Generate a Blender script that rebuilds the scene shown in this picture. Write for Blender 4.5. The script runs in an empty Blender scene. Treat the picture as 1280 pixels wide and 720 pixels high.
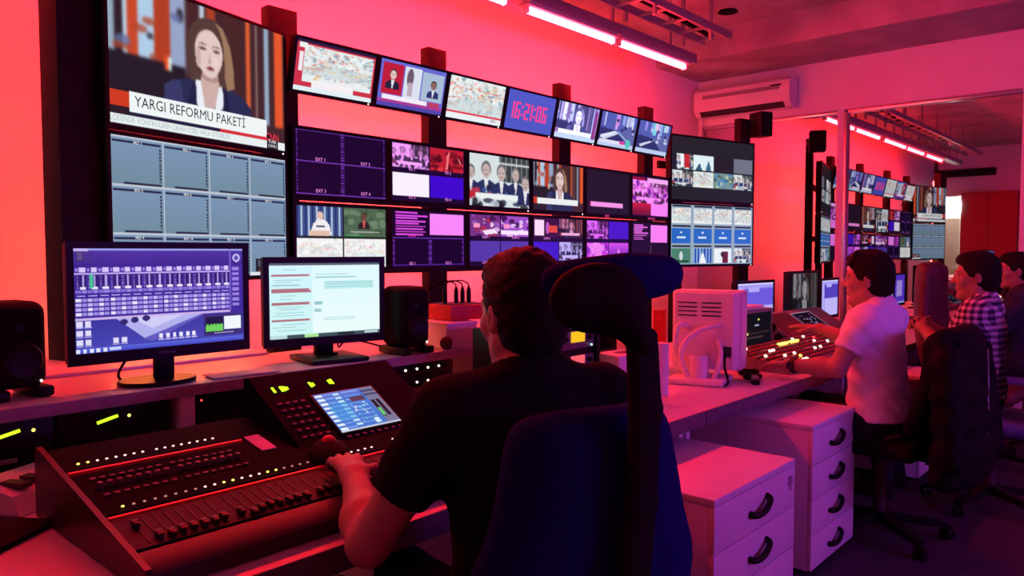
import bpy, bmesh, math, random
import numpy as np
from mathutils import Matrix, Vector, Euler

random.seed(7)
RNG = np.random.default_rng(11)
C = bpy.context.scene.collection
S = bpy.context.scene
R = math.radians

# ------------------------------------------------------------------ camera
cam_d = bpy.data.cameras.new('camera')
cam_d.sensor_width = 36.0
cam_d.lens = 940.0 / 1280.0 * 36.0
cam_d.clip_start = 0.02
cam = bpy.data.objects.new('camera', cam_d)
C.objects.link(cam)
cam.location = (0, 0, 1.35)
YAW = R(42.1)
PITCH = math.atan(45 / 940)
cam.rotation_euler = Euler((R(90) - PITCH, 0, YAW - R(90)), 'XYZ')
S.camera = cam

# ------------------------------------------------------------------ world / exposure
W = bpy.data.worlds.new('world')
S.world = W
W.use_nodes = True
W.node_tree.nodes['Background'].inputs[0].default_value = (0.02, 0.01, 0.03, 1)
W.node_tree.nodes['Background'].inputs[1].default_value = 0.0
S.view_settings.view_transform = 'Standard'
S.view_settings.look = 'None'
S.view_settings.exposure = 0.0
S.view_settings.gamma = 1.0
S.view_settings.use_curve_mapping = False

# light levels of the lamps, unseen fill included (used by their builders below)
TUBE_POWER = 240.0      # red ceiling tubes
STRIP_POWER = 75.0     # red-orange strips behind the screens
REAR_POWER = 15.0      # unseen violet fill boxes on the rear wall
CORRIDOR_POWER = 45.0


# ------------------------------------------------------------------ materials
def lin(c):
    return tuple((x / 12.92 if x <= .04045 else ((x + .055) / 1.055) ** 2.4) for x in c)


def rgb(r, g, b):
    return lin((r / 255., g / 255., b / 255.))


MATS = {}


def mat(name, col, rough=.5, metal=0., var=.12, scale=30., bump=0., spec=.3):
    """procedural material: colour broken up by noise, optional fine relief"""
    if name in MATS:
        return MATS[name]
    m = bpy.data.materials.new(name)
    m.use_nodes = True
    nt = m.node_tree
    b = nt.nodes['Principled BSDF']
    b.inputs['Roughness'].default_value = rough
    b.inputs['Metallic'].default_value = metal
    b.inputs['Specular IOR Level'].default_value = spec
    tc = nt.nodes.new('ShaderNodeTexCoord')
    nz = nt.nodes.new('ShaderNodeTexNoise')
    nz.inputs['Scale'].default_value = scale
    nz.inputs['Detail'].default_value = 4
    nt.links.new(tc.outputs['Object'], nz.inputs['Vector'])
    rp = nt.nodes.new('ShaderNodeValToRGB')
    rp.color_ramp.elements[0].position = .3
    rp.color_ramp.elements[1].position = .7
    rp.color_ramp.elements[0].color = tuple(c * (1 - var) for c in col) + (1,)
    rp.color_ramp.elements[1].color = tuple(min(1, c * (1 + var)) for c in col) + (1,)
    nt.links.new(nz.outputs['Fac'], rp.inputs['Fac'])
    nt.links.new(rp.outputs['Color'], b.inputs['Base Color'])
    if bump:
        bp = nt.nodes.new('ShaderNodeBump')
        bp.inputs['Strength'].default_value = bump
        bp.inputs['Distance'].default_value = .01
        nt.links.new(nz.outputs['Fac'], bp.inputs['Height'])
        nt.links.new(bp.outputs['Normal'], b.inputs['Normal'])
    MATS[name] = m
    return m


def emit(name, col, strength):
    if name in MATS:
        return MATS[name]
    m = bpy.data.materials.new(name)
    m.use_nodes = True
    nt = m.node_tree
    nt.nodes.clear()
    e = nt.nodes.new('ShaderNodeEmission')
    e.inputs[0].default_value = tuple(col) + (1,)
    e.inputs[1].default_value = strength
    o = nt.nodes.new('ShaderNodeOutputMaterial')
    nt.links.new(e.outputs[0], o.inputs[0])
    MATS[name] = m
    return m


def screen_mat():
    if 'screen_picture' in MATS:
        return MATS['screen_picture']
    m = bpy.data.materials.new('screen_picture')
    m.use_nodes = True
    nt = m.node_tree
    nt.nodes.clear()
    a = nt.nodes.new('ShaderNodeAttribute')
    a.attribute_name = 'picture'
    e = nt.nodes.new('ShaderNodeEmission')
    e.inputs[1].default_value = 1.0
    g = nt.nodes.new('ShaderNodeBsdfGlossy')
    g.inputs['Roughness'].default_value = .25
    g.inputs['Color'].default_value = (.02, .02, .02, 1)
    ad = nt.nodes.new('ShaderNodeAddShader')
    o = nt.nodes.new('ShaderNodeOutputMaterial')
    nt.links.new(a.outputs['Color'], e.inputs[0])
    nt.links.new(e.outputs[0], ad.inputs[0])
    nt.links.new(g.outputs[0], ad.inputs[1])
    nt.links.new(ad.outputs[0], o.inputs[0])
    MATS['screen_picture'] = m
    return m


def plaid_mat():
    m = bpy.data.materials.new('plaid_cotton')
    m.use_nodes = True
    nt = m.node_tree
    b = nt.nodes['Principled BSDF']
    b.inputs['Specular IOR Level'].default_value = .05
    b.inputs['Roughness'].default_value = .85
    tc = nt.nodes.new('ShaderNodeTexCoord')
    sep = nt.nodes.new('ShaderNodeSeparateXYZ')
    nt.links.new(tc.outputs['Object'], sep.inputs[0])

    def stripes(src, sc):
        mu = nt.nodes.new('ShaderNodeMath')
        mu.operation = 'MULTIPLY'
        mu.inputs[1].default_value = sc
        nt.links.new(src, mu.inputs[0])
        s = nt.nodes.new('ShaderNodeMath')
        s.operation = 'SINE'
        nt.links.new(mu.outputs[0], s.inputs[0])
        g = nt.nodes.new('ShaderNodeMath')
        g.operation = 'GREATER_THAN'
        g.inputs[1].default_value = .0
        nt.links.new(s.outputs[0], g.inputs[0])
        return g.outputs[0]
    sm = nt.nodes.new('ShaderNodeMath')
    sm.operation = 'ADD'
    mx = nt.nodes.new('ShaderNodeMath')
    mx.operation = 'MULTIPLY'
    mx.inputs[1].default_value = .25
    nt.links.new(sep.outputs['X'], mx.inputs[0])
    nt.links.new(mx.outputs[0], sm.inputs[0])
    nt.links.new(sep.outputs['Y'], sm.inputs[1])
    a = stripes(sm.outputs[0], 190)
    c = stripes(sep.outputs['Z'], 190)
    ad = nt.nodes.new('ShaderNodeMath')
    ad.operation = 'ADD'
    nt.links.new(a, ad.inputs[0])
    nt.links.new(c, ad.inputs[1])
    dv = nt.nodes.new('ShaderNodeMath')
    dv.operation = 'MULTIPLY'
    dv.inputs[1].default_value = .5
    nt.links.new(ad.outputs[0], dv.inputs[0])
    rp = nt.nodes.new('ShaderNodeValToRGB')
    rp.color_ramp.interpolation = 'CONSTANT'
    rp.color_ramp.elements[0].color = (.035, .03, .06, 1)
    rp.color_ramp.elements[1].position = .4
    rp.color_ramp.elements[1].color = (.2, .17, .24, 1)
    e2 = rp.color_ramp.elements.new(.8)
    e2.color = (.62, .55, .66, 1)
    nt.links.new(dv.outputs[0], rp.inputs['Fac'])
    nt.links.new(rp.outputs['Color'], b.inputs['Base Color'])
    return m


M_WALL = mat('painted_wall', (.78, .76, .76), .7, var=.03, scale=6, bump=.05)
M_CONC = mat('raw_concrete', (.40, .37, .37), .85, var=.28, scale=2.2, bump=.25)
M_FLOOR = mat('dark_carpet', (.055, .045, .06), .7, var=.3, scale=60, bump=.2)
M_BLACK = mat('black_plastic', (.009, .008, .009), .4, var=.2, spec=.16)
M_BLACKM = mat('black_matte', (.010, .009, .010), .75, var=.2, spec=.08)
M_BLACKP = mat('black_post_paint', (.016, .010, .010), .6, var=.2, spec=.15)
M_DGREY = mat('dark_grey_metal', (.05, .05, .055), .45, metal=.3)
M_GREY = mat('grey_plastic', (.28, .27, .29), .5)
M_WHITE = mat('white_laminate', (.72, .70, .72), .42, var=.03, scale=12)
M_WHITEP = mat('white_plastic', (.75, .72, .72), .4, var=.03)
M_DESK = mat('pale_desk_laminate', (.62, .58, .60), .35, var=.05, scale=9)
M_DEDGE = mat('dark_desk_edging', (.13, .11, .14), .5)
M_EDGE = mat('grey_desk_edging', (.33, .31, .36), .5)
M_CHROME = mat('brushed_aluminium', (.75, .75, .78), .25, metal=.9, var=.04)
M_STEEL = mat('grey_steel', (.35, .34, .38), .4, metal=.5)
M_BLUE = mat('blue_fabric', (.008, .008, .105), .9, var=.2, scale=300, bump=.2, spec=.05)
M_CHAIRB = mat('pale_blue_fabric', (.10, .14, .36), .9, var=.2, scale=200)
M_MAROON = mat('maroon_leatherette', (.10, .03, .03), .5, var=.2)
M_SKIN = mat('skin', (.40, .23, .17), .5, var=.08, scale=40)
M_SKIN2 = mat('skin_tan', (.34, .19, .14), .5, var=.08, scale=40)
M_HAIR = mat('dark_hair', (.012, .008, .007), .6, var=.4, scale=220, bump=.8, spec=.12)
M_BSHIRT = mat('black_cotton', (.010, .010, .012), .9, var=.2, scale=150, bump=.1, spec=.04)
M_WSHIRT = mat('white_cotton', (.82, .80, .84), .9, var=.04, scale=60, bump=.15, spec=.1)
M_TROUS = mat('dark_denim', (.02, .02, .03), .9, var=.3, scale=200, spec=.05)
M_PLAID = plaid_mat()
M_DARKTOP = mat('dark_blue_knit', (.03, .035, .06), .9, var=.3, scale=120)
M_JACKET = mat('black_jacket_cloth', (.006, .006, .007), .7, var=.3, scale=40, bump=.2, spec=.08)
M_CONSOLE = mat('console_dark_face', (.004, .004, .011), .65, var=.15, spec=.02)
M_CONSRED = mat('console_grey_face', (.028, .022, .026), .55, var=.1, spec=.12)
M_REDP = mat('red_plastic', (.55, .03, .03), .45)
M_PAPER = mat('paper', (.78, .76, .74), .8, var=.03)
M_MIRROR = mat('mirror_film_glass', (.62, .59, .61), .015, metal=1., var=.01, scale=1)
M_EYE = mat('eye_white', (.7, .66, .64), .2)
M_LED_W = emit('led_white', (1, .86, .72), 3.5)
M_LED_G = emit('led_green', (.55, 1, .02), 1.6)
M_LED_Y = emit('led_yellow', (1, .85, .12), 2.5)
M_LED_R = emit('led_red', (1, .05, .06), 2.0)
M_LED_B = emit('led_blue', (.25, .2, 1), 3)


# ------------------------------------------------------------------ objects
def link(o, parent=None):
    C.objects.link(o)
    if parent is not None:
        o.parent = parent
    return o


def tag(o, label=None, cat=None, group=None, kind=None):
    if label:
        o['label'] = label
    if cat:
        o['category'] = cat
    if group:
        o['group'] = group
    if kind:
        o['kind'] = kind
    return o


def thing(name, label, cat, loc=(0, 0, 0), rz=0., group=None):
    o = bpy.data.objects.new(name, None)
    o.empty_display_size = .05
    link(o)
    o.location = loc
    o.rotation_euler = (0, 0, rz)
    return tag(o, label, cat, group)


def copy_tree(o, parent=None):
    c = o.copy()
    link(c, parent)
    for ch in list(o.children):
        copy_tree(ch, c)
    return c


class MB:
    """collects shapes, build() links them as one mesh object"""

    def __init__(self):
        self.bm = bmesh.new()

    def _xf(self, vs, loc, rot):
        if rot is not None:
            Mx = Euler(rot, 'XYZ').to_matrix().to_4x4()
            bmesh.ops.transform(self.bm, matrix=Mx, verts=vs)
        bmesh.ops.translate(self.bm, vec=Vector(loc), verts=vs)

    def box(self, c, s, rot=None, bev=0., seg=2):
        r = bmesh.ops.create_cube(self.bm, size=1.)
        vs = r['verts']
        bmesh.ops.scale(self.bm, vec=Vector(s), verts=vs)
        if bev > 0:
            es = list({e for v in vs for e in v.link_edges})
            n0 = set(self.bm.verts)
            rr = bmesh.ops.bevel(self.bm, geom=es, offset=min(bev, min(s) * .49), segments=seg, affect='EDGES', profile=.5)
            vs = list({v for f in rr['faces'] for v in f.verts} | {v for v in vs if v.is_valid})
        self._xf(vs, c, rot)
        return self

    def b2(self, p0, p1, bev=0., seg=2):
        c = [(a + b) / 2 for a, b in zip(p0, p1)]
        s = [abs(b - a) for a, b in zip(p0, p1)]
        return self.box(c, s, None, bev, seg)

    def cyl(self, p0, p1, r0, r1=None, n=16, cap=True):
        r1 = r0 if r1 is None else r1
        p0, p1 = Vector(p0), Vector(p1)
        d = p1 - p0
        r = bmesh.ops.create_cone(self.bm, cap_ends=cap, segments=n, radius1=r0, radius2=r1, depth=d.length)
        q = Vector((0, 0, 1)).rotation_difference(d.normalized())
        bmesh.ops.rotate(self.bm, cent=(0, 0, 0), matrix=q.to_matrix(), verts=r['verts'])
        bmesh.ops.translate(self.bm, vec=(p0 + p1) / 2, verts=r['verts'])
        return self

    def sph(self, c, r, n=14, scale=None, rot=None):
        q = bmesh.ops.create_uvsphere(self.bm, u_segments=n, v_segments=max(6, n // 2 + 2), radius=r)
        if scale is not None:
            bmesh.ops.scale(self.bm, vec=Vector(scale), verts=q['verts'])
        self._xf(q['verts'], c, rot)
        return self

    def tube(self, pts, r, n=8):
        pts = [Vector(p) for p in pts]
        if 3 <= len(pts) <= 10:            # round the corners of short paths
            rr0 = list(r) if isinstance(r, (list, tuple)) else [r] * len(pts)
            out, rad = [], []
            for i in range(len(pts) - 1):
                a, b, c, d = pts[max(i - 1, 0)], pts[i], pts[i + 1], pts[min(i + 2, len(pts) - 1)]
                for q in range(4):
                    u = q / 4.
                    out.append(.5 * (2 * b + (c - a) * u + (2 * a - 5 * b + 4 * c - d) * u * u + (3 * b - a - 3 * c + d) * u ** 3))
                    rad.append(rr0[i] + (rr0[i + 1] - rr0[i]) * u)
            pts, r = out + [pts[-1]], rad + [rr0[-1]]
        rings = []
        up = Vector((0, 0, 1))
        for i, p in enumerate(pts):
            t = (pts[min(i + 1, len(pts) - 1)] - pts[max(i - 1, 0)]).normalized()
            a = t.cross(up)
            if a.length < .05:
                a = t.cross(Vector((1, 0, 0)))
            a.normalize()
            b = t.cross(a).normalized()
            rr = r[i] if isinstance(r, (list, tuple)) else r
            rings.append([self.bm.verts.new(p + (a * math.cos(k / n * math.tau) + b * math.sin(k / n * math.tau)) * rr) for k in range(n)])
        for i in range(len(rings) - 1):
            for k in range(n):
                self.bm.faces.new((rings[i][k], rings[i][(k + 1) % n], rings[i + 1][(k + 1) % n], rings[i + 1][k]))
        self.bm.faces.new(rings[0])
        self.bm.faces.new(rings[-1])
        return self

    def prism(self, poly, axis, a, b):
        """extrude a 2-D polygon along an axis: 'x' takes (y,z), 'y' takes (x,z), 'z' takes (x,y)"""
        def P(p, t):
            return {'x': (t, p[0], p[1]), 'y': (p[0], t, p[1]), 'z': (p[0], p[1], t)}[axis]
        A = [self.bm.verts.new(P(p, a)) for p in poly]
        B = [self.bm.verts.new(P(p, b)) for p in poly]
        n = len(poly)
        self.bm.faces.new(A)
        self.bm.faces.new(B[::-1])
        for i in range(n):
            self.bm.faces.new((A[i], B[i], B[(i + 1) % n], A[(i + 1) % n]))
        return self

    def lathe(self, prof, c=(0, 0, 0), n=24):
        rings = []
        for r, z in prof:
            rings.append([self.bm.verts.new((c[0] + r * math.cos(k / n * math.tau), c[1] + r * math.sin(k / n * math.tau), c[2] + z)) for k in range(n)])
        for i in range(len(rings) - 1):
            for k in range(n):
                self.bm.faces.new((rings[i][k], rings[i][(k + 1) % n], rings[i + 1][(k + 1) % n], rings[i + 1][k]))
        self.bm.faces.new(rings[0])
        self.bm.faces.new(rings[-1])
        return self

    def mesh(self, name, m, smooth=True):
        bmesh.ops.recalc_face_normals(self.bm, faces=self.bm.faces)
        me = bpy.data.meshes.new(name)
        self.bm.to_mesh(me)
        self.bm.free()
        if smooth:
            me.polygons.foreach_set('use_smooth', [True] * len(me.polygons))
            try:
                me.set_sharp_from_angle(angle=R(38))
            except Exception:
                pass
        me.materials.append(m)
        return me

    def build(self, name, m, parent=None, loc=None, rot=None, smooth=True):
        o = bpy.data.objects.new(name, self.mesh(name, m, smooth))
        link(o, parent)
        if loc is not None:
            o.location = loc
        if rot is not None:
            o.rotation_euler = rot
        return o


def place(name, me, parent, loc, rot=None):
    o = bpy.data.objects.new(name, me)
    link(o, parent)
    o.location = loc
    if rot is not None:
        o.rotation_euler = rot
    return o


def struct(o):
    o['kind'] = 'structure'
    return o


# ------------------------------------------------------------------ painting (screen pictures, computed here)
class Img:
    """a picture held in an array, painted in 0..1 coordinates, y down, colours 0..255 sRGB"""

    def __init__(self, w, h, c=(0, 0, 0)):
        self.w, self.h = w, h
        self.a = np.zeros((h, w, 3), np.float32)
        self.a[:] = np.array(c, np.float32)
        self.X, self.Y = np.meshgrid((np.arange(w) + .5) / w, (np.arange(h) + .5) / h)

    def _put(self, m, c, al=1.):
        c = np.array(c, np.float32)
        self.a[m] = self.a[m] * (1 - al) + c * al
        return self

    def rect(self, x0, y0, x1, y1, c, al=1.):
        return self._put((self.X >= x0) & (self.X < x1) & (self.Y >= y0) & (self.Y < y1), c, al)

    def ell(self, x, y, rx, ry, c, al=1.):
        return self._put(((self.X - x) / rx) ** 2 + ((self.Y - y) / ry) ** 2 < 1, c, al)

    def poly(self, pts, c, al=1.):
        ins = np.zeros((self.h, self.w), bool)
        n = len(pts)
        for i in range(n):
            x0, y0 = pts[i]
            x1, y1 = pts[(i + 1) % n]
            if y0 == y1:
                continue
            cr = ((y0 > self.Y) != (y1 > self.Y)) & (self.X < (x1 - x0) * (self.Y - y0) / (y1 - y0) + x0)
            ins ^= cr
        return self._put(ins, c, al)

    def vgrad(self, x0, y0, x1, y1, c0, c1, horiz=False):
        m = (self.X >= x0) & (self.X < x1) & (self.Y >= y0) & (self.Y < y1)
        t = ((self.X - x0) / (x1 - x0) if horiz else (self.Y - y0) / (y1 - y0))[m][:, None]
        self.a[m] = np.array(c0, np.float32) * (1 - t) + np.array(c1, np.float32) * t
        return self

    def paste(self, o, x0, y0, x1, y1):
        i0, i1 = int(round(x0 * self.w)), int(round(x1 * self.w))
        j0, j1 = int(round(y0 * self.h)), int(round(y1 * self.h))
        ii = np.clip(((np.arange(i1 - i0) + .5) / max(1, i1 - i0) * o.w).astype(int), 0, o.w - 1)
        jj = np.clip(((np.arange(j1 - j0) + .5) / max(1, j1 - j0) * o.h).astype(int), 0, o.h - 1)
        self.a[j0:j1, i0:i1] = o.a[jj][:, ii]
        return self

    def tint(self, c, al=1.):
        g = self.a.mean(axis=2, keepdims=True) / 255.
        t = g * np.array(c, np.float32) * 1.25
        self.a = np.clip(self.a * (1 - al) + t * al, 0, 255)
        return self

    def blur(self, n=1):
        for _ in range(n):
            p = np.pad(self.a, ((1, 1), (1, 1), (0, 0)), 'edge')
            self.a = (p[:-2, 1:-1] + p[2:, 1:-1] + p[1:-1, :-2] + p[1:-1, 2:] + 2 * p[1:-1, 1:-1]) / 6
        return self

    def specks(self, n, cols, x0=0, y0=0, x1=1, y1=1, r=(.01, .05)):
        for _ in range(n):
            c = cols[RNG.integers(len(cols))]
            self.ell(RNG.uniform(x0, x1), RNG.uniform(y0, y1), RNG.uniform(*r), RNG.uniform(*r) * 1.2, c, .8)
        return self

    def linear(self):
        x = np.clip(self.a / 255., 0, 1)
        return np.where(x <= .04045, x / 12.92, ((x + .055) / 1.055) ** 2.4)


def head(im, x, y, s, skin, hair, suit, shirt=(230, 230, 235), asp=1.6):
    """simple bust of a speaker: shoulders, shirt, neck, face, hair"""
    k = asp
    im.poly([(x - s * 1.9, y + s * 3.4 * k), (x - s * 1.7, y + s * 1.9 * k), (x - .6 * s, y + s * 1.35 * k), (x + .6 * s, y + s * 1.35 * k), (x + s * 1.7, y + s * 1.9 * k), (x + s * 1.9, y + s * 3.4 * k)], suit)
    im.poly([(x - .45 * s, y + s * 1.2 * k), (x + .45 * s, y + s * 1.2 * k), (x + .1 * s, y + s * 3.2 * k), (x - .1 * s, y + s * 3.2 * k)], shirt)
    im.ell(x, y - .15 * s * k, s * .92, s * 1.15 * k, hair)
    im.ell(x, y + .12 * s * k, s * .76, s * 1.02 * k, skin)
    im.rect(x - .5 * s, y - .05 * s * k, x - .15 * s, y + .08 * s * k, tuple(c * .5 for c in skin))
    im.rect(x + .15 * s, y - .05 * s * k, x + .5 * s, y + .08 * s * k, tuple(c * .5 for c in skin))
    im.rect(x - .22 * s, y + .55 * s * k, x + .22 * s, y + .66 * s * k, (120, 60, 60))


def pic_crowd(w=90, h=50):
    im = Img(w, h, (215, 225, 228))
    im.rect(.48, 0, 1, .5, (60, 66, 70))
    for k in range(6):
        im.rect(.5 + .09 * k, 0, .51 + .09 * k, .5, (190, 200, 205))
    im.rect(.48, .12, 1, .16, (200, 206, 210))
    for x, y, s in ((.03, .36, .07), (.27, .30, .085), (.52, .33, .085), (.76, .34, .075), (.93, .5, .08)):
        head(im, x, y, s, (196, 176, 172), (110, 108, 112), (38, 48, 92))
    im.specks(16, [(210, 60, 80), (60, 90, 160), (235, 240, 245), (30, 34, 60)], .05, .62, .9, .8, (.02, .05))
    im.rect(.1, .74, .8, .85, (235, 242, 240))
    im.rect(0, .72, .1, .86, (190, 40, 50))
    im.specks(14, [(40, 46, 70), (190, 205, 215), (20, 22, 30)], 0, .88, 1, 1, (.03, .09))
    return im.blur(1)


def pic_map(w=96, h=54, pale=False):
    im = Img(w, h, (232, 238, 238))
    im.specks(260, [(215, 225, 226), (250, 250, 250), (245, 246, 246), (168, 190, 204), (232, 160, 150), (225, 205, 185), (130, 160, 168)], 0, .02, 1, .85, (.008, .045))
    im.specks(24, [(214, 70, 70), (240, 245, 245), (110, 140, 160)], .35, .2, .8, .55, (.01, .03))
    im.poly([(.0, .62), (.55, .4), (1, .55), (1, .8), (0, .8)], (196, 214, 216), .6)
    for k in range(9):
        x, y = RNG.uniform(0, 1), RNG.uniform(0, .8)
        c = [(222, 120, 96), (120, 150, 170), (236, 190, 120)][k % 3]
        for q in range(3):
            x2, y2 = x + RNG.uniform(-.3, .3), y + RNG.uniform(-.2, .2)
            im.poly([(x, y), (x2, y2), (x2 + .012, y2 + .012), (x + .012, y + .012)], c)
            x, y = x2, y2
    if pale:
        im.a = im.a * .5 + 255 * .5
    im.blur(1)
    return im


def pic_street(w=90, h=50):
    im = Img(w, h, (84, 96, 180))
    im.poly([(0, .45), (.45, .5), (1, .9), (1, 1), (0, 1)], (46, 50, 110))
    im.poly([(.5, .5), (1, .3), (1, 1), (.9, 1)], (96, 104, 170))
    for k in range(9):
        x = RNG.uniform(0, 1)
        im.rect(x, 0, x + RNG.uniform(.03, .1), RNG.uniform(.2, .5), (RNG.uniform(120, 230), RNG.uniform(140, 230), 235))
    im.poly([(.1, .75), (.5, .55), (.53, .58), (.15, .82)], (210, 215, 240))
    im.specks(8, [(220, 225, 245), (40, 44, 90)], .4, .1, 1, .6, (.02, .06))
    im.rect(0, .86, 1, 1, (190, 205, 240))
    return im


def pic_anchor(w=110, h=62, small=True):
    im = Img(w, h, (44, 30, 40)).rect(.39, 0, 1, 1, (66, 38, 44))
    for x, wd, c in ((.0, .03, (150, 170, 190)), (.07, .02, (190, 215, 235)), (.09, .05, (200, 72, 42)), (.14, .08, (175, 205, 232)),
                     (.22, .08, (178, 62, 36)), (.3, .08, (150, 165, 200)), (.38, .012, (96, 70, 74)), (.4, .05, (72, 36, 40)),
                     (.46, .03, (190, 205, 220)), (.5, .05, (170, 62, 40)), (.6, .1, (70, 38, 40)), (.74, .025, (224, 96, 52)), (.8, .012, (150, 120, 120)),
                     (.86, .03, (150, 175, 200)), (.93, .06, (232, 88, 46))):
        im.rect(x, .0, x + wd, .56 if x < .4 else .8, c)
    im.specks(9, [(40, 30, 40), (150, 175, 205), (96, 110, 160), (170, 70, 46)], .02, .1, .38, .5, (.015, .045))
    im.rect(.0, .5, .38, .8, (36, 28, 40))
    im.rect(.27, .45, .29, .55, (235, 80, 40)).rect(.288, .45, .305, .55, (225, 245, 235))
    im.blur(2 if small else 6)
    class Shifted:                      # the presenter sits a little left of the middle
        def t(self, x):
            return .515 + (x - .57) * 1.10

        def poly(self, pts, c):
            im.poly([(self.t(x), y * 1.02 - .02) for x, y in pts], c)

        def ell(self, x, y, rx, ry, c):
            im.ell(self.t(x), y * 1.02 - .02, rx * 1.1, ry * 1.02, c)

        def rect(self, x0, y0, x1, y1, c):
            im.rect(self.t(x0), y0 * 1.02 - .02, self.t(x1), y1 * 1.02 - .02, c)
    q = Shifted()
    # presenter: jacket, hair, neck, collar, face, fringe
    hair, hair2, skin = (84, 60, 56), (156, 120, 94), (226, 200, 196)
    q.poly([(.33, 1), (.345, .66), (.38, .615), (.46, .58), (.68, .58), (.75, .63), (.80, .70), (.82, 1)], (40, 44, 84))
    q.poly([(.33, 1), (.345, .66), (.38, .615), (.42, .60), (.44, .8), (.43, 1)], (54, 58, 104))
    q.ell(.575, .29, .112, .195, hair)
    q.poly([(.463, .28), (.687, .28), (.702, .42), (.706, .575), (.66, .605), (.60, .585), (.51, .60), (.468, .575), (.458, .42)], hair)
    q.poly([(.61, .115), (.65, .16), (.685, .28), (.70, .42), (.705, .575), (.665, .60), (.65, .5), (.655, .36), (.64, .22)], hair2)
    q.poly([(.52, .58), (.535, .48), (.61, .48), (.625, .6), (.60, .72), (.575, .84), (.555, .84), (.53, .70)], (206, 174, 168))
    q.ell(.573, .535, .044, .032, (178, 142, 138))
    q.poly([(.495, .575), (.522, .57), (.535, .70), (.553, .86), (.525, .86), (.505, .76), (.48, .74)], (234, 238, 248))
    q.poly([(.632, .575), (.617, .6), (.60, .72), (.585, .84), (.605, .84), (.625, .76), (.655, .73)], (234, 238, 248))
    q.poly([(.48, .60), (.497, .58), (.50, .74), (.535, .9), (.50, .9), (.455, .74)], (30, 33, 68))
    q.poly([(.66, .60), (.64, .58), (.64, .73), (.60, .9), (.64, .9), (.68, .74)], (30, 33, 68))
    q.ell(.568, .352, .073, .17, skin)
    q.poly([(.499, .39), (.637, .39), (.622, .47), (.598, .525), (.575, .54), (.55, .528), (.515, .47)], skin)
    q.ell(.512, .40, .014, .075, (206, 174, 170))
    q.ell(.60, .41, .02, .04, (234, 208, 204))
    q.poly([(.61, .11), (.565, .115), (.515, .19), (.493, .30), (.487, .43), (.466, .40), (.468, .26), (.50, .15), (.555, .095)], hair)
    q.poly([(.60, .115), (.635, .18), (.648, .30), (.652, .42), (.668, .42), (.672, .26), (.645, .14)], hair2)
    for e in (.535, .608):
        q.ell(e, .327, .021, .012, (166, 126, 122))
        q.ell(e, .332, .019, .005, (84, 58, 56))
        q.poly([(e - .024, .298), (e, .287), (e + .022, .296), (e + .02, .302), (e, .295), (e - .022, .304)], (112, 80, 74))
    q.poly([(.571, .34), (.580, .415), (.562, .415)], (208, 176, 170))
    q.ell(.572, .418, .013, .008, (196, 158, 152))
    q.ell(.574, .466, .022, .015, (178, 104, 106))
    q.ell(.574, .464, .014, .006, (84, 36, 40))
    im.blur(1 if small else 2)
    if small:
        im.rect(.08, .74, .88, .86, (235, 240, 240))
        im.rect(.0, .73, .08, .86, (200, 54, 34))
    else:
        im.rect(0, .765, .095, .865, (206, 60, 34))
        im.rect(.095, .755, .87, .895, (240, 246, 246))
        im.rect(.095, .895, .87, .925, (34, 32, 66))
        im.rect(.57, .895, .87, .935, (214, 50, 60))
        im.rect(0, .925, 1, .985, (232, 240, 240))
        im.rect(.87, .86, .95, .985, (36, 26, 34))
        im.rect(0, .985, 1, 1, (20, 16, 24))
    return im


def quad(cells, w=110, h=66, bg=(20, 6, 40), gap=.02, lab=.09):
    im = Img(w, h, bg)
    k = 0
    for j in range(2):
        for i in range(2):
            c = cells[k]
            k += 1
            x0, x1 = (gap if i == 0 else .5 + gap / 2), (.5 - gap / 2 if i == 0 else 1 - gap)
            y0, y1 = (.02 + j * .49), (.02 + j * .49 + .49 - lab)
            if isinstance(c, Img):
                im.paste(c, x0, y0, x1, y1)
            elif c is not None:
                im.rect(x0, y0, x1, y1, c)
    return im


def frame_lines(im, c):
    im.rect(.0, .47, 1, .485, c).rect(0, .0, 1, .015, c).rect(0, .975, 1, .99, c)
    for x in (.015, .485, .505, .975):
        for k in range(22):
            im.rect(x, k / 22., x + .012, k / 22. + .022, c)
    return im


def add_screen(name, im, w, h, parent, loc, rot=(0, 0, 0)):
    """flat picture facing local -y, centred on loc"""
    nx, ny = im.w, im.h
    col = im.linear()
    xs = np.linspace(-w / 2, w / 2, nx)
    zs = np.linspace(h / 2, -h / 2, ny)
    V = np.zeros((ny, nx, 3), np.float32)
    V[..., 0] = xs[None, :]
    V[..., 2] = zs[:, None]
    idx = np.arange(nx * ny).reshape(ny, nx)
    F = np.stack([idx[:-1, :-1], idx[1:, :-1], idx[1:, 1:], idx[:-1, 1:]], -1).reshape(-1, 4)
    me = np_mesh(name, V.reshape(-1, 3), F, screen_mat(), smooth=False)
    at = me.color_attributes.new('picture', 'FLOAT_COLOR', 'POINT')
    buf = np.ones((nx * ny, 4), np.float32)
    buf[:, :3] = col.reshape(-1, 3)
    at.data.foreach_set('color', buf.ravel())
    return place(name, me, parent, loc, rot)


def np_mesh(name, V, F, m, smooth=True):
    me = bpy.data.meshes.new(name)
    n = len(F)
    me.vertices.add(len(V))
    me.vertices.foreach_set('co', np.ascontiguousarray(V, np.float32).ravel())
    me.loops.add(n * 4)
    me.loops.foreach_set('vertex_index', np.ascontiguousarray(F, np.int32).ravel())
    me.polygons.add(n)
    me.polygons.foreach_set('loop_start', np.arange(0, n * 4, 4, dtype=np.int32))
    me.polygons.foreach_set('loop_total', np.full(n, 4, np.int32))
    me.update(calc_edges=True)
    me.validate()
    me.polygons.foreach_set('use_smooth', np.full(len(me.polygons), smooth))
    me.materials.append(m)
    return me


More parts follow.
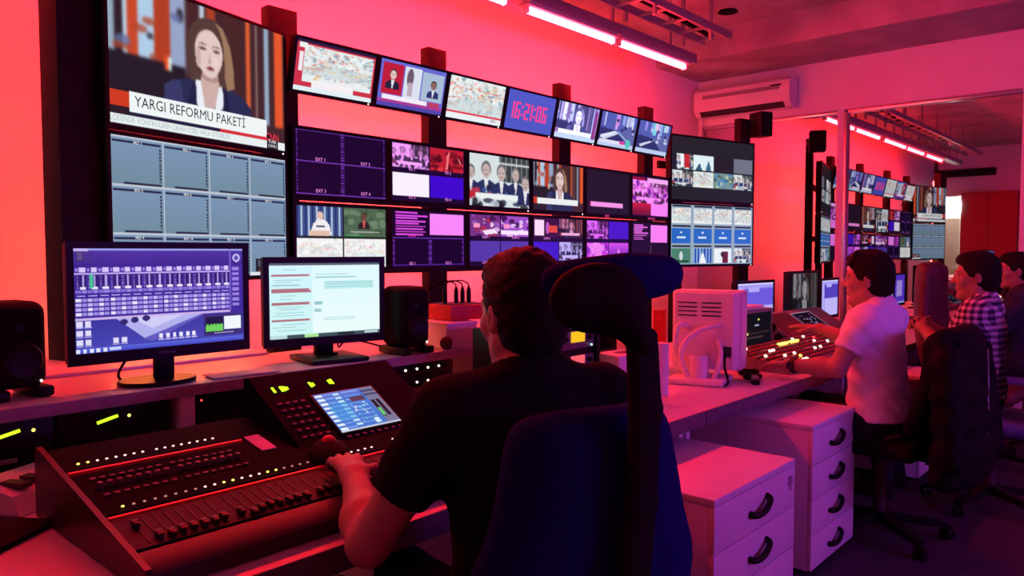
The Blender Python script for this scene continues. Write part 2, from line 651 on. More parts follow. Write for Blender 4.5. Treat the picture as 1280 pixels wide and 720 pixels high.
def lettering(text, size, m, parent, loc, rot=(0, 0, 0), align='CENTER', sx=1., name='lettering', bold=0.):
    """flat letters facing local -y"""
    cu = bpy.data.curves.new('txt', 'FONT')
    cu.body = text
    cu.size = size
    cu.align_x = align
    cu.align_y = 'CENTER'
    cu.resolution_u = 2
    cu.offset = bold
    to = bpy.data.objects.new('txt', cu)
    C.objects.link(to)
    dg = bpy.context.evaluated_depsgraph_get()
    me = bpy.data.meshes.new_from_object(to.evaluated_get(dg))
    bpy.data.objects.remove(to)
    bpy.data.curves.remove(cu)
    me.transform(Matrix.Scale(sx, 4, (1, 0, 0)))
    me.transform(Matrix.Rotation(R(90), 4, 'X'))
    me.materials.clear()
    me.materials.append(m)
    me.name = name
    return place(name, me, parent, loc, rot)


# ------------------------------------------------------------------ smooth solids from distance fields
class Field:
    def __init__(self, lo, hi, h):
        self.lo, self.h = np.array(lo, np.float32), h
        self.n = np.ceil((np.array(hi) - np.array(lo)) / h).astype(int) + 1
        self.f = np.full(self.n, .5, np.float32)

    def _win(self, blo, bhi, pad):
        a = np.clip(np.floor((np.array(blo) - pad - self.lo) / self.h).astype(int), 0, self.n - 1)
        b = np.clip(np.ceil((np.array(bhi) + pad - self.lo) / self.h).astype(int) + 1, 1, self.n)
        g = [self.lo[i] + np.arange(a[i], b[i], dtype=np.float32) * self.h for i in range(3)]
        return tuple(slice(a[i], b[i]) for i in range(3)), np.meshgrid(*g, indexing='ij', sparse=True)

    def _mix(self, sl, d, k, op):
        a = self.f[sl]
        if op == 'add':
            if k <= 0:
                self.f[sl] = np.minimum(a, d)
            else:
                hh = np.maximum(k - np.abs(a - d), 0) / k
                self.f[sl] = np.minimum(a, d) - hh * hh * k * .25
        else:
            d = -d
            if k <= 0:
                self.f[sl] = np.maximum(a, d)
            else:
                hh = np.maximum(k - np.abs(a - d), 0) / k
                self.f[sl] = np.maximum(a, d) + hh * hh * k * .25

    def cone(self, p0, p1, r0, r1=None, k=.02, op='add'):
        r1 = r0 if r1 is None else r1
        p0, p1 = np.array(p0, np.float32), np.array(p1, np.float32)
        rm = max(r0, r1)
        sl, (X, Y, Z) = self._win(np.minimum(p0, p1) - rm, np.maximum(p0, p1) + rm, k + 3 * self.h)
        d = p1 - p0
        L2 = float(d @ d) + 1e-9
        t = np.clip(((X - p0[0]) * d[0] + (Y - p0[1]) * d[1] + (Z - p0[2]) * d[2]) / L2, 0, 1)
        dist = np.sqrt((X - p0[0] - t * d[0]) ** 2 + (Y - p0[1] - t * d[1]) ** 2 + (Z - p0[2] - t * d[2]) ** 2) - (r0 + (r1 - r0) * t)
        self._mix(sl, dist, k, op)
        return self

    def ell(self, c, r, k=.02, op='add', rot=None):
        c, r = np.array(c, np.float32), np.array(r, np.float32)
        rm = float(r.max()) if rot is not None else r
        sl, (X, Y, Z) = self._win(c - rm, c + rm, k + 3 * self.h)
        X, Y, Z = X - c[0], Y - c[1], Z - c[2]
        if rot is not None:
            m = np.array(Euler(rot, 'XYZ').to_matrix().inverted(), np.float32)
            X, Y, Z = [m[i, 0] * X + m[i, 1] * Y + m[i, 2] * Z for i in range(3)]
        k0 = np.sqrt((X / r[0]) ** 2 + (Y / r[1]) ** 2 + (Z / r[2]) ** 2)
        k1 = np.sqrt((X / r[0] ** 2) ** 2 + (Y / r[1] ** 2) ** 2 + (Z / r[2] ** 2) ** 2) + 1e-6
        self._mix(sl, k0 * (k0 - 1) / k1, k, op)
        return self

    def box(self, c, s, rad=.01, k=.0, op='add', rot=None):
        c, s = np.array(c, np.float32), np.array(s, np.float32) / 2
        rm = float(np.sqrt((s ** 2).sum())) if rot is not None else s
        sl, (X, Y, Z) = self._win(c - rm, c + rm, k + 3 * self.h)
        X, Y, Z = X - c[0], Y - c[1], Z - c[2]
        if rot is not None:
            m = np.array(Euler(rot, 'XYZ').to_matrix().inverted(), np.float32)
            X, Y, Z = [m[i, 0] * X + m[i, 1] * Y + m[i, 2] * Z for i in range(3)]
        q = [np.abs(a) - (b - rad) for a, b in zip((X, Y, Z), s)]
        out = np.sqrt(np.maximum(q[0], 0) ** 2 + np.maximum(q[1], 0) ** 2 + np.maximum(q[2], 0) ** 2)
        ins = np.minimum(np.maximum(q[0], np.maximum(q[1], q[2])), 0)
        self._mix(sl, out + ins - rad, k, op)
        return self

    def wobble(self, amp, sc, seed=0):
        g = [self.lo[i] + np.arange(self.n[i], dtype=np.float32) * self.h for i in range(3)]
        X, Y, Z = np.meshgrid(*g, indexing='ij', sparse=True)
        self.f = self.f + amp * (np.sin(X * sc + 1.3 * np.sin(Z * sc * .7 + seed)) * np.sin(Z * sc * 1.2 + seed + 2 * np.sin(Y * sc * .5)) + .6 * np.sin((Z + X * .6 - Y * .8) * sc * 1.9 + seed))
        return self

    def net(self, name, m):
        f, h = self.f, self.h
        for ax in range(3):  # keep the surface closed at the border
            sl = [slice(None)] * 3
            for e in (0, -1):
                sl[ax] = e
                f[tuple(sl)] = np.maximum(f[tuple(sl)], .001)
        s = f < 0
        nx, ny, nz = f.shape

        def cnr(a, i, j, k):
            return a[i:nx - 1 + i, j:ny - 1 + j, k:nz - 1 + k]
        cnt = sum(cnr(s, i, j, k).astype(np.int8) for i in (0, 1) for j in (0, 1) for k in (0, 1))
        cm = (cnt > 0) & (cnt < 8)
        I = np.argwhere(cm)
        vid = np.full(cm.shape, -1, np.int32)
        vid[cm] = np.arange(len(I))
        acc = np.zeros((len(I), 3), np.float32)
        num = np.zeros(len(I), np.float32)
        for ax in range(3):
            for u in (0, 1):
                for v in (0, 1):
                    o = [0, 0, 0]
                    o[(ax + 1) % 3], o[(ax + 2) % 3] = u, v
                    p = o[:]
                    p[ax] = 1
                    A = f[I[:, 0] + o[0], I[:, 1] + o[1], I[:, 2] + o[2]]
                    B = f[I[:, 0] + p[0], I[:, 1] + p[1], I[:, 2] + p[2]]
                    x = (A < 0) != (B < 0)
                    t = np.where(x, A / np.where(x, A - B, 1), 0)
                    pt = np.tile(np.array(o, np.float32), (len(I), 1))
                    pt[:, ax] += t
                    acc[x] += pt[x]
                    num[x] += 1
        V = self.lo + (I + acc / num[:, None]) * h
        Q = []
        for ax in range(3):
            b, c = (ax + 1) % 3, (ax + 2) % 3
            lo_ = [slice(None)] * 3
            hi_ = [slice(None)] * 3
            lo_[ax], hi_[ax] = slice(0, -1), slice(1, None)
            d = s[tuple(lo_)] != s[tuple(hi_)]
            E_ = np.argwhere(d)
            E_ = E_[(E_[:, b] > 0) & (E_[:, c] > 0) & (E_[:, b] < f.shape[b] - 1) & (E_[:, c] < f.shape[c] - 1)]
            if not len(E_):
                continue
            ins = s[E_[:, 0], E_[:, 1], E_[:, 2]]
            q = []
            for db, dc in ((-1, -1), (0, -1), (0, 0), (-1, 0)):
                e = E_.copy()
                e[:, b] += db
                e[:, c] += dc
                q.append(vid[e[:, 0], e[:, 1], e[:, 2]])
            q = np.stack(q, 1)
            q[~ins] = q[~ins][:, ::-1]
            Q.append(q)
        return np_mesh(name, V, np.concatenate(Q), m)

    def build(self, name, m, parent=None, loc=(0, 0, 0), rot=None):
        return place(name, self.net(name, m), parent, loc, rot)


# ================================================================== THE SETTING
XL, XE, YR, YB, ZC = -2.5, 7.3, -2.6, 3.93, 3.40
struct(MB().b2((XL - .1, YR - .1, -.1), (XE + .6, YB + .1, 0)).build('floor', M_FLOOR))
struct(MB().b2((XL - .1, YR - .1, ZC), (XE + .6, YB + .1, ZC + .12)).build('ceiling', M_CONC))
wall_back = struct(MB().b2((XL - .1, YB, 0), (XE + .6, YB + .1, ZC)).build('wall_back', M_WALL))
struct(MB().b2((XL - .1, YR - .1, 0), (XE + .6, YR, ZC)).build('wall_rear', M_WALL))
struct(MB().b2((6.45, YR, 3.14), (XE + .1, YB, ZC)).build('trim_1', M_CONC))
struct(MB().b2((XE, YR, 2.67), (XE + .1, YB, 3.14)).b2((XE + .5, YR, 0), (XE + .6, YB, 2.67)).build('wall_end', M_WALL))
# left end wall with a doorway beside the screen wall (seen in the mirror glass)
struct(MB().b2((XL - .1, YR, 0), (XL, 3.42, ZC)).b2((XL - .1, 3.86, 0), (XL, YB, ZC)).b2((XL - .1, 3.42, 2.46), (XL, YB, ZC)).build('wall_left', M_WALL))
struct(MB().b2((XL - 1.6, 3.0, 0), (XL - 1.5, YB + .1, 2.7)).b2((XL - 1.6, 3.0, 2.6), (XL - .1, YB + .1, 2.7))
       .b2((XL - 1.6, 3.0, -.1), (XL - .1, YB + .1, 0)).b2((XL - 1.6, 2.9, 0), (XL - .1, 3.0, 2.7)).b2((XL - 1.6, YB, 0), (XL - .1, YB + .1, 2.7)).build('wall_corridor', M_WALL))
door = struct(MB().b2((XL - .75, 3.60, .01), (XL - .71, 3.92, 2.05)).build('door_1', mat('tan_door', (.45, .36, .26), .5)))
MB().cyl((XL - .71, 3.64, 1.02), (XL - .65, 3.64, 1.02), .012).cyl((XL - .66, 3.64, 1.02), (XL - .66, 3.72, 1.02), .01).build('handle', M_CHROME, door)
struct(MB().b2((XL - .1, 3.39, 0), (XL + .02, 3.43, 2.5)).b2((XL - .1, 3.39, 2.46), (XL + .02, YB, 2.5)).build('trim_2', M_WHITEP))

# mirror-film glass partition along the end wall
def glass(name, y0, y1, rz=0.):
    o = struct(MB().b2((XE + .012, y0, .06), (XE + .022, y1, 2.66)).build(name, M_MIRROR, smooth=False))
    MB().b2((XE - .02, y0, 2.63), (XE + .04, y1, 2.665), .004).build('top_rail', M_CHROME, o)
    MB().b2((XE - .02, y0, .0), (XE + .04, y1, .075), .004).build('bottom_rail', M_STEEL, o)
    return o


def jamb(name, y0, y1):
    o = struct(MB().b2((XE - .03, y0, 0), (XE + .05, y1, 2.67), .004).build(name, M_WALL))
    MB().b2((XE - .034, y0 - .03, 0), (XE + .03, y0, 2.64), .004).build('edge_profile', M_CHROME, o)
    return o


glass('window_1', 2.49, YB)
jamb('trim_3', 2.43, 2.49)
glass('window_2', 1.045, 2.40)
jamb('trim_4', .985, 1.045)
glass('window_3', -.45, .955)
jamb('trim_5', -.51, -.45)
glass('window_4', -1.98, -.54)
jamb('trim_6', -2.6, -1.98)

# ceiling joint lines and a small recessed hole cover
o = MB().lathe([(.0, 0), (.075, 0), (.085, -.012), (.06, -.02), (0, -.02)], (6.06, 3.0, ZC)).build('ceiling_rose', M_BLACKM)
tag(o, 'small round dark outlet cover on the concrete ceiling', 'ceiling outlet')

# ------------------------------------------------------------------ red ceiling tubes under a long tray
TUBE = emit('red_tube_glow', (1.0, .009, .014), TUBE_POWER)
t = thing('cable_tray', 'long grey metal tray hung from the ceiling above the red tubes', 'cable tray', (1.05, 3.20, 2.975))
MB().b2((-2.1, -.06, -.045), (4.75, .06, .035), .006).build('lamp_channel', M_STEEL, t)
for y in (-.36, -.12):
    MB().b2((-2.1, y - .012, .10), (4.75, y + .012, .16), .004).build('side_rail', M_STEEL, t)
rung = MB().b2((-.015, -.36, -.008), (.015, -.12, .008)).mesh('rung', M_STEEL)
for k in range(-7, 16):
    place('rung', rung, t, (.15 + k * .3, 0, .115))
rod = MB().b2((-.012, -.012, 0), (.012, .012, .37)).mesh('hanger_rod', M_STEEL)
for k in range(-2, 6):
    for y in (-.36, -.12, 0):
        place('hanger_rod', rod, t, (.3 + k * .82, y, .03 if y == 0 else .03))
MB().tube([(0, -.24, .13), (1.2, -.25, .15), (2.4, -.22, .135), (3.6, -.26, .15), (4.7, -.23, .13)], .018).build('cable', M_BLACKM, t)
NT = [(.24, 1.28, 'over the left loudspeaker'), (1.40, 2.37, 'over the left pair of screens'), (2.42, 3.49, 'over the map screens'),
      (3.66, 4.66, 'in the middle, over the red clock screen'), (4.70, 5.70, 'at the right end by the air conditioner')]
for x0, x1, w_ in NT:
    t = thing('fluorescent_lamp', 'glowing red ceiling tube ' + w_, 'lamp', ((x0 + x1) / 2, 3.20, 2.875), group='red ceiling tubes')
    L = (x1 - x0) / 2
    MB().b2((-L, -.05, .035), (L, .05, .055), .004).build('lamp_body', M_WHITEP, t)
    MB().cyl((-L + .02, 0, .018), (L - .02, 0, .018), .021, n=12).build('tube', TUBE, t)
    for s in (-1, 1):
        MB().b2((s * L - .02 * (s > 0), -.025, -.005), (s * L + .02 * (s < 0), .025, .037), .003).build('end_cap', M_WHITEP, t)

# unseen violet fill boxes on the rear wall, added for their light
REAR = emit('violet_fill_glow', (.36, .075, 1.0), REAR_POWER)
for x, w_ in ((2.5, 'middle of the rear wall'), (4.1, 'right half of the rear wall')):
    t = thing('rear_fill_lamp', 'unseen flat violet fill box on the ' + w_, 'lamp', (x, YR + .001, 1.55), group='violet rear fill lamps')
    MB().b2((-.62, 0, -.30), (.62, .06, .30), .01).build('housing', M_WHITEP, t)
    MB().b2((-.58, .056, -.26), (.58, .066, .26)).build('diffuser', REAR, t)

# ------------------------------------------------------------------ screen rack with light strips
rk = thing('monitor_rack', 'black steel rack of upright posts carrying the wall of screens', 'rack', (3.6, 3.3, 0))
for x, y, w_, d_, ztop, rz in ((.988, 3.04, .19, .10, 2.60, 16), (1.97, 3.285, .155, .07, 2.51, 0), (2.96, 3.285, .14, .07, 2.515, 0),
                               (4.15, 3.285, .13, .07, 2.51, 0), (5.23, 3.285, .13, .07, 2.505, 0), (5.66, 3.25, .09, .07, 1.9, -14), (6.50, 3.06, .14, .07, 2.55, -14)):
    MB().b2((-w_ / 2, -d_ / 2, 0), (w_ / 2, d_ / 2, ztop), .004).b2((-.16, -.16, 0), (.16, .16, .012), .003).build('post', M_BLACKP, rk, (x - 3.6, y - 3.3, 0), (0, 0, R(rz)))
for z in (1.40, 1.78, 2.24):
    MB().b2((1.9 - 3.6, .02, z - .03), (5.3 - 3.6, .05, z + .03)).build('rail', M_BLACKP, rk)
for z in (1.5, 2.08):
    MB().b2((.13, -.015, -.03), (1.10, .015, .03)).build('rail', M_BLACKP, rk, (.86 - 3.6, 3.045 - 3.3, z), (0, 0, R(16)))
    MB().b2((0, -.015, -.03), (1.06, .015, .03)).build('rail', M_BLACKP, rk, (5.50 - 3.6, 3.33 - 3.3, z), (0, 0, R(-14)))

AMBER = emit('amber_strip_glow', (1.0, .20, .04), STRIP_POWER * 1.5)
STRIP = emit('red_strip_glow', (1.0, .072, .066), STRIP_POWER)
for x0, x1, y, z, rz, w_ in ((1.95, 3.55, 3.375, 1.78, 0, 'behind the upper row of purple screens, left half'), (3.65, 5.3, 3.375, 1.78, 0, 'behind the upper row of purple screens, right half'),
                             (1.95, 3.55, 3.375, 1.36, 0, 'behind the lower row of screens, left half'), (3.65, 5.3, 3.375, 1.36, 0, 'behind the lower row of screens, right half'),
                             (1.95, 3.55, 3.375, 2.24, 0, 'behind the top row of small screens, left half'), (3.65, 5.3, 3.375, 2.24, 0, 'behind the top row of small screens, right half'),
                             (.98, 1.88, 3.075, 1.5, 16, 'behind the large lower left screen'), (.98, 1.88, 3.075, 2.08, 16, 'behind the large upper left screen'),
                             (0, 0, 0, 0, 90, 'fixed upright behind the left end post'), (1.0, 1.86, 3.05, 1.242, 17, 'under the large left screens, shining down'), (5.56, 6.4, 3.35, 1.5, -14, 'behind the large lower right screen'), (5.56, 6.4, 3.35, 2.08, -14, 'behind the large upper right screen')):
    t = thing('light_strip', 'red light strip fixed ' + w_, 'light strip', (x0, y, z), R(rz), group='red strips behind the screens')
    L = x1 - x0
    if rz == 17:
        t.rotation_euler = (R(-90), 0, R(16))
    if rz == 90:
        t.location, t.rotation_euler, L = (1.0, 3.13, .95), (0, R(-90), R(16)), 1.55
        t['label'] = 'red light strip fixed upright behind the left end post'
    MB().b2((0, -.02, -.014), (L, -.004, .014)).build('channel', M_STEEL, t)
    MB().b2((.01, -.004, -.01), (L - .01, .004, .01)).build('diffuser', AMBER if rz == 17 else STRIP, t)


# ================================================================== SCREENS
def monitor(name, label, w, h, im, loc, rz=0., tilt=0., depth=.05, bez=.014, bot=None, group=None, stand=None, casing=M_BLACK, led=None, cat='monitor', screen_z=None):
    """origin at the bottom middle of the back; front faces local -y"""
    bot = bez if bot is None else bot
    t = thing(name, label, cat, loc, rz, group)
    t.rotation_euler = (R(tilt), 0, rz)
    z0 = screen_z or 0.
    MB().b2((-w / 2 + .004, -depth + .006, z0 + .004), (w / 2 - .004, 0, z0 + h - .004), .006).build('casing', casing, t)
    fr = MB()
    d0, d1 = -depth, -depth + .012
    fr.b2((-w / 2, d0, z0), (w / 2, d1, z0 + bot)).b2((-w / 2, d0, z0 + h - bez), (w / 2, d1, z0 + h))
    fr.b2((-w / 2, d0, z0 + bot), (-w / 2 + bez, d1, z0 + h - bez)).b2((w / 2 - bez, d0, z0 + bot), (w / 2, d1, z0 + h - bez))
    fr.build('bezel', casing, t)
    sw, sh = w - 2 * bez, h - bez - bot
    sc = add_screen('screen', im, sw, sh, t, (0, -depth + .0035, z0 + bot + sh / 2))
    if led:
        MB().sph((w / 2 - .03, -depth - .001, z0 + bot * .5), .0035, 8).build('power_light', M_LED_W, t)
    t['sw'], t['sh'] = sw, sh
    return t, sc


def put(sc, t, text, x, y, size, m, sx=1., align='CENTER', bold=0.):
    """letters on a screen at 0..1 picture coordinates (y down), size as a share of screen height"""
    sw, sh = t['sw'], t['sh']
    return lettering(text, size * sh, m, sc, ((x - .5) * sw, -.0015, (.5 - y) * sh), (0, 0, 0), align, sx, bold=bold)


L_PINK = emit('letters_pink', rgb(255, 150, 250), 1.)
L_MAG = emit('letters_magenta', rgb(255, 70, 200), 1.)
L_WHITE = emit('letters_white', rgb(245, 245, 248), 1.)
L_DARK = emit('letters_dark', rgb(40, 44, 54), 1.)
L_GREY = emit('letters_grey', rgb(170, 180, 184), 1.)
L_RED = emit('letters_red', rgb(235, 60, 80), 1.)
L_CLOCK = emit('letters_clock', rgb(250, 70, 150), 1.)
L_TEAL = emit('letters_teal', rgb(120, 190, 190), 1.)

# --- large left pair
im = pic_anchor(256, 144, small=False)
t, sc = monitor('television', 'large upper left television showing a news presenter in a dark blazer', .925, .575, im, (1.485, 3.12, 1.80), R(16), 0, .06, .014, .02, 'large wall televisions', led=True, cat='television')
put(sc, t, 'YARGI REFORMU PAKETİ', .115, .825, .105, L_DARK, .86, 'LEFT')
put(sc, t, 'LÇESİNDE  KONTROLDEN ÇIKAN ÖZEL HALK OTOBÜSÜ', .0, .957, .052, L_GREY, .78, 'LEFT')
put(sc, t, 'CNN', .91, .895, .085, L_RED, .8, bold=.0004)
put(sc, t, 'TÜRK', .91, .932, .04, L_WHITE, .95)
put(sc, t, 'CANLI', .91, .967, .036, L_WHITE, .95)

im = Img(220, 126, (116, 140, 170))
for j in range(3):
    for i in range(4):
        x0, y0 = i / 4., j / 3.
        im.vgrad(x0, y0, x0 + .25, y0 + .333, (124, 150, 184), (112, 140, 158))
        im.rect(x0 + .008, y0 + .028, x0 + .242, y0 + .05, (30, 34, 64))
        im.rect(x0 + .06, y0 + .318, x0 + .242, y0 + .331, (30, 34, 64))
        for k in range(11):
            im.rect(x0 + .232, y0 + .065 + k * .0225, x0 + .242, y0 + .08 + k * .0225, (26, 32, 48))
        im.rect(x0, y0, x0 + .006, y0 + .333, (196, 205, 214))
        im.rect(x0, y0, x0 + .25, y0 + .012, (190, 200, 210))
im.rect(.78, .86, .985, .99, (26, 30, 40))
im.paste(pic_anchor(40, 24), .80, .87, .97, .98)
im.rect(.745, .97, 1, 1, (225, 230, 235))
t, sc = monitor('television', 'large lower left television showing a grid of twelve blank grey tiles', .925, .57, im, (1.485, 3.12, 1.225), R(16), 0, .06, .014, .02, 'large wall televisions', led=True, cat='television')
for j in range(3):
    for i in range(4):
        put(sc, t, 'IRD %d' % (j * 4 + i + 1), .125 + i / 4., j / 3. + .038, .03, L_WHITE, 1.)

# --- top row of seven
def top_row():
    def map1():
        im = Img(110, 62, (205, 50, 72))
        im.paste(pic_map(), .1, .1, .97, .8)
        im.rect(0, 0, 1, .07, (40, 26, 60)).rect(.04, .06, .13, .16, (240, 240, 240)).rect(.05, .25, .09, .62, (240, 230, 235))
        im.rect(.22, .76, .75, .92, (245, 240, 245)).rect(0, .9, 1, 1, (225, 240, 245))
        return im

    def guests():
        im = Img(110, 62, (104, 104, 210))
        im.rect(.05, .07, .35, .72, (190, 30, 60)).rect(.36, .07, .62, .75, (220, 226, 240)).rect(.64, .1, .97, .72, (170, 190, 215))
        head(im, .2, .3, .055, (225, 195, 190), (60, 44, 48), (36, 34, 60), asp=1.7)
        head(im, .82, .36, .05, (150, 110, 100), (40, 36, 40), (40, 50, 110), asp=1.7)
        im.ell(.45, .3, .05, .2, (110, 90, 110)).rect(.43, .4, .5, .7, (190, 170, 185))
        im.rect(.07, .74, .75, .84, (245, 235, 248)).rect(0, .84, 1, .9, (170, 60, 150)).rect(0, .9, 1, 1, (80, 70, 170))
        im.rect(.76, .74, .95, .84, (190, 60, 100))
        return im

    def map2():
        im = pic_map(110, 62)
        im.rect(0, .8, 1, .87, (225, 60, 80)).rect(0, .85, 1, 1, (235, 240, 245)).rect(.8, .87, .9, .93, (200, 190, 200))
        return im

    def clock():
        return Img(40, 24, (78, 88, 196))

    def anch():
        im = pic_anchor()
        im.tint((190, 190, 255), .8)
        im.a = np.clip(im.a * 1.25 + np.array((14, 16, 60), np.float32), 0, 255)
        im.rect(0, .86, 1, 1, (200, 220, 250)).rect(.9, .1, .97, .9, (150, 60, 140))
        return im

    def studio():
        im = pic_street()
        im.poly([(.05, .7), (.45, .5), (.48, .55), (.08, .78)], (230, 232, 250)).poly([(.5, .5), (.9, .8), (.88, .84), (.48, .55)], (150, 170, 220))
        im.rect(.05, .8, .75, .9, (225, 225, 245)).rect(.6, .78, .75, .88, (220, 70, 160)).ell(.84, .84, .07, .14, (90, 200, 190))
        return im
    return [(map1, 'a street map with a red left border'), (guests, 'two interview guests side by side'), (map2, 'a street map with a white caption bar'),
            (clock, 'a pink digital clock on blue'), (anch, 'a presenter tinted blue'), (studio, 'a blue street scene with a crossing'), (pic_street, 'a blue view along a street')]


SEG = {'0': 'abcdef', '1': 'bc', '2': 'abged', '6': 'afgedc'}


def seven_segment(sc, t, text):
    sw, sh = t['sw'], t['sh']
    bw, bh, th = .105 * sw, .44 * sh, .035 * sw
    x = -.40 * sw
    mb = MB()
    for ch in text:
        if ch == ':':
            for z in (.1, -.1):
                mb.b2((x, -.003, z * sh - th * .5), (x + th, -.001, z * sh + th * .5))
            x += th * 1.7
            continue
        if ch == '1':
            x -= bw * .55
        s = {'a': ((0, bh / 2 - th), (bw, bh / 2)), 'g': ((0, -th / 2), (bw, th / 2)), 'd': ((0, -bh / 2), (bw, -bh / 2 + th)),
             'f': ((0, 0), (th, bh / 2)), 'b': ((bw - th, 0), (bw, bh / 2)), 'e': ((0, -bh / 2), (th, 0)), 'c': ((bw - th, -bh / 2), (bw, 0))}
        for q in SEG[ch]:
            (a, b), (c, d) = s[q]
            mb.b2((x + a + .001, -.003, b + .001), (x + c - .001, -.001, d - .001))
        x += bw + .022 * sw
    mb.build('clock_digits', L_CLOCK, sc, smooth=False)


for i, (fn, w_) in enumerate(top_row()):
    x = 1.965 + .4925 * (i + .5)
    t, sc = monitor('monitor', 'small tilted monitor in the top row showing ' + w_, .486, .268, fn(), (x, 3.247, 2.118), 0, 13, .05, .014, .018, 'top row of small monitors', led=True)
    if i == 3:
        seven_segment(sc, t, '16:21:06')

# --- rows two and three
GREY_V = (84, 56, 168)


def f_ext():
    im = Img(120, 74, (24, 6, 46))
    frame_lines(im, (124, 62, 190))
    return im


def f_pd():
    r = Img(60, 34, (190, 30, 50))
    r.specks(14, [(120, 14, 34), (230, 60, 70), (80, 10, 30)], r=(.05, .2))
    r.poly([(.45, .9), (.5, .3), (.6, .05), (.55, .5), (.52, .95)], (250, 120, 130)).poly([(.8, .2), (.95, .6), (.9, .6)], (250, 120, 130))
    im = quad([pic_crowd(60, 34).tint((235, 130, 245), .8), r, (250, 240, 255), (62, 10, 205)], 120, 74, (26, 8, 52))
    return im


def f_anch():
    return pic_anchor(110, 66)


def f_dark():
    im = Img(80, 48, (34, 22, 44))
    im.rect(.1, .72, .84, .84, (250, 150, 235)).rect(.08, .73, .1, .83, (180, 30, 120))
    return im


def f_pink():
    im = Img(90, 54, (40, 8, 60))
    im.paste(pic_crowd(60, 34).tint((250, 120, 245), .9), .02, .12, .97, .66)
    im.rect(.4, .04, .97, .14, (250, 170, 245)).vgrad(.02, .66, .5, .96, (210, 30, 70), (110, 20, 60)).rect(.5, .66, .97, .96, (250, 130, 245)).rect(.02, .03, .35, .12, (150, 20, 60))
    im.specks(26, [(250, 170, 250), (130, 30, 170), (220, 80, 230)], .05, .15, .95, .62, (.02, .06))
    return im


def f_pod():
    a = Img(60, 34, (60, 84, 140))
    for k in range(12):
        a.rect(k / 12., 0, k / 12. + .035, 1, (180, 200, 225) if k % 2 else (36, 50, 110))
    a.ell(.5, .32, .07, .14, (225, 190, 180)).poly([(.28, .95), (.36, .55), (.48, .42), (.6, .45), (.7, .6), (.74, .95)], (240, 236, 240)).rect(.26, .8, .7, 1, (226, 190, 170)).rect(.42, .62, .6, .68, (60, 60, 80))
    b = Img(60, 34, (78, 104, 80))
    b.specks(20, [(110, 136, 108), (60, 84, 66)], r=(.04, .12))
    head(b, .47, .3, .075, (120, 74, 62), (60, 40, 40), (44, 36, 44), (220, 90, 90))
    b.rect(.15, .78, .85, .82, (190, 190, 190)).rect(0, .93, .5, 1, (40, 150, 80))
    im = quad([a, b, pic_map(60, 34, True), pic_map(60, 34, True)], 120, 74, (30, 26, 34), .012, .03)
    im.rect(.02, .47, .98, .5, (36, 40, 40))
    return im


def f_prompt():
    im = Img(120, 74, (22, 4, 44))
    for k in range(9):
        im.rect(.05, .03 + k * .047, .05 + RNG.uniform(.2, .42), .055 + k * .047, (225, 80, 235))
    im.rect(.5, .04, .98, .42, (250, 136, 250))
    im.rect(0, .47, 1, .49, (110, 50, 190)).rect(0, .95, 1, .965, (90, 40, 160))
    for x in (.02, .485, .51, .97):
        for k in range(12):
            im.rect(x, .52 + k * .036, x + .012, .535 + k * .036, (130, 60, 200))
    return im


def studio_pic(a, b, c):
    im = Img(60, 34, a)
    im.specks(26, [a, b, c, (240, 200, 250), (60, 16, 70)], r=(.03, .13))
    im.poly([(.4, .75), (.8, .65), (.95, .85), (.5, .95)], (245, 225, 250))
    im.ell(.72, .45, .06, .12, (235, 190, 230)).rect(.1, .4, .32, .6, (250, 150, 200))
    return im


def f_cam():
    a = studio_pic((120, 50, 130), (180, 40, 70), (150, 90, 190))
    b = studio_pic((160, 80, 200), (120, 60, 190), (245, 210, 250))
    b.rect(0, .72, 1, .92, (250, 225, 252))
    return quad([a, b, GREY_V, GREY_V], 120, 74, (26, 8, 50))


def f_cam2():
    a = Img(60, 34, (60, 16, 60))
    a.rect(.03, .1, .4, .9, (250, 220, 245)).ell(.55, .5, .08, .3, (190, 90, 190)).rect(.6, .35, .95, .75, (225, 70, 50))
    b = pic_anchor(60, 34).tint((220, 90, 170), .5)
    c = pic_crowd(60, 34).tint((170, 150, 240), .8)
    return quad([a, b, (66, 26, 200), c], 120, 74, (26, 8, 40))


def f_pip():
    a = pic_crowd(60, 34).tint((210, 80, 240), .9)
    b = Img(60, 34, (205, 60, 225))
    b.specks(14, [(240, 120, 240), (140, 40, 200), (250, 150, 250)], r=(.05, .2))
    b.rect(.4, .1, .7, .95, (240, 130, 240))
    c = Img(60, 34, (190, 60, 215)).vgrad(0, 0, 1, 1, (215, 80, 235), (120, 40, 190))
    c.ell(.5, .55, .06, .2, (235, 130, 240))
    return quad([a, (74, 24, 200), b, c], 120, 74, (30, 8, 60))


def f_text():
    im = Img(100, 62, (34, 14, 48))
    for k in range(8):
        im.rect(.06, .05 + k * .05, .06 + RNG.uniform(.2, .4), .075 + k * .05, (235, 110, 235))
    im.rect(.5, .05, .96, .48, (250, 130, 245)).rect(.49, .55, .51, 1, (84, 70, 90))
    return im


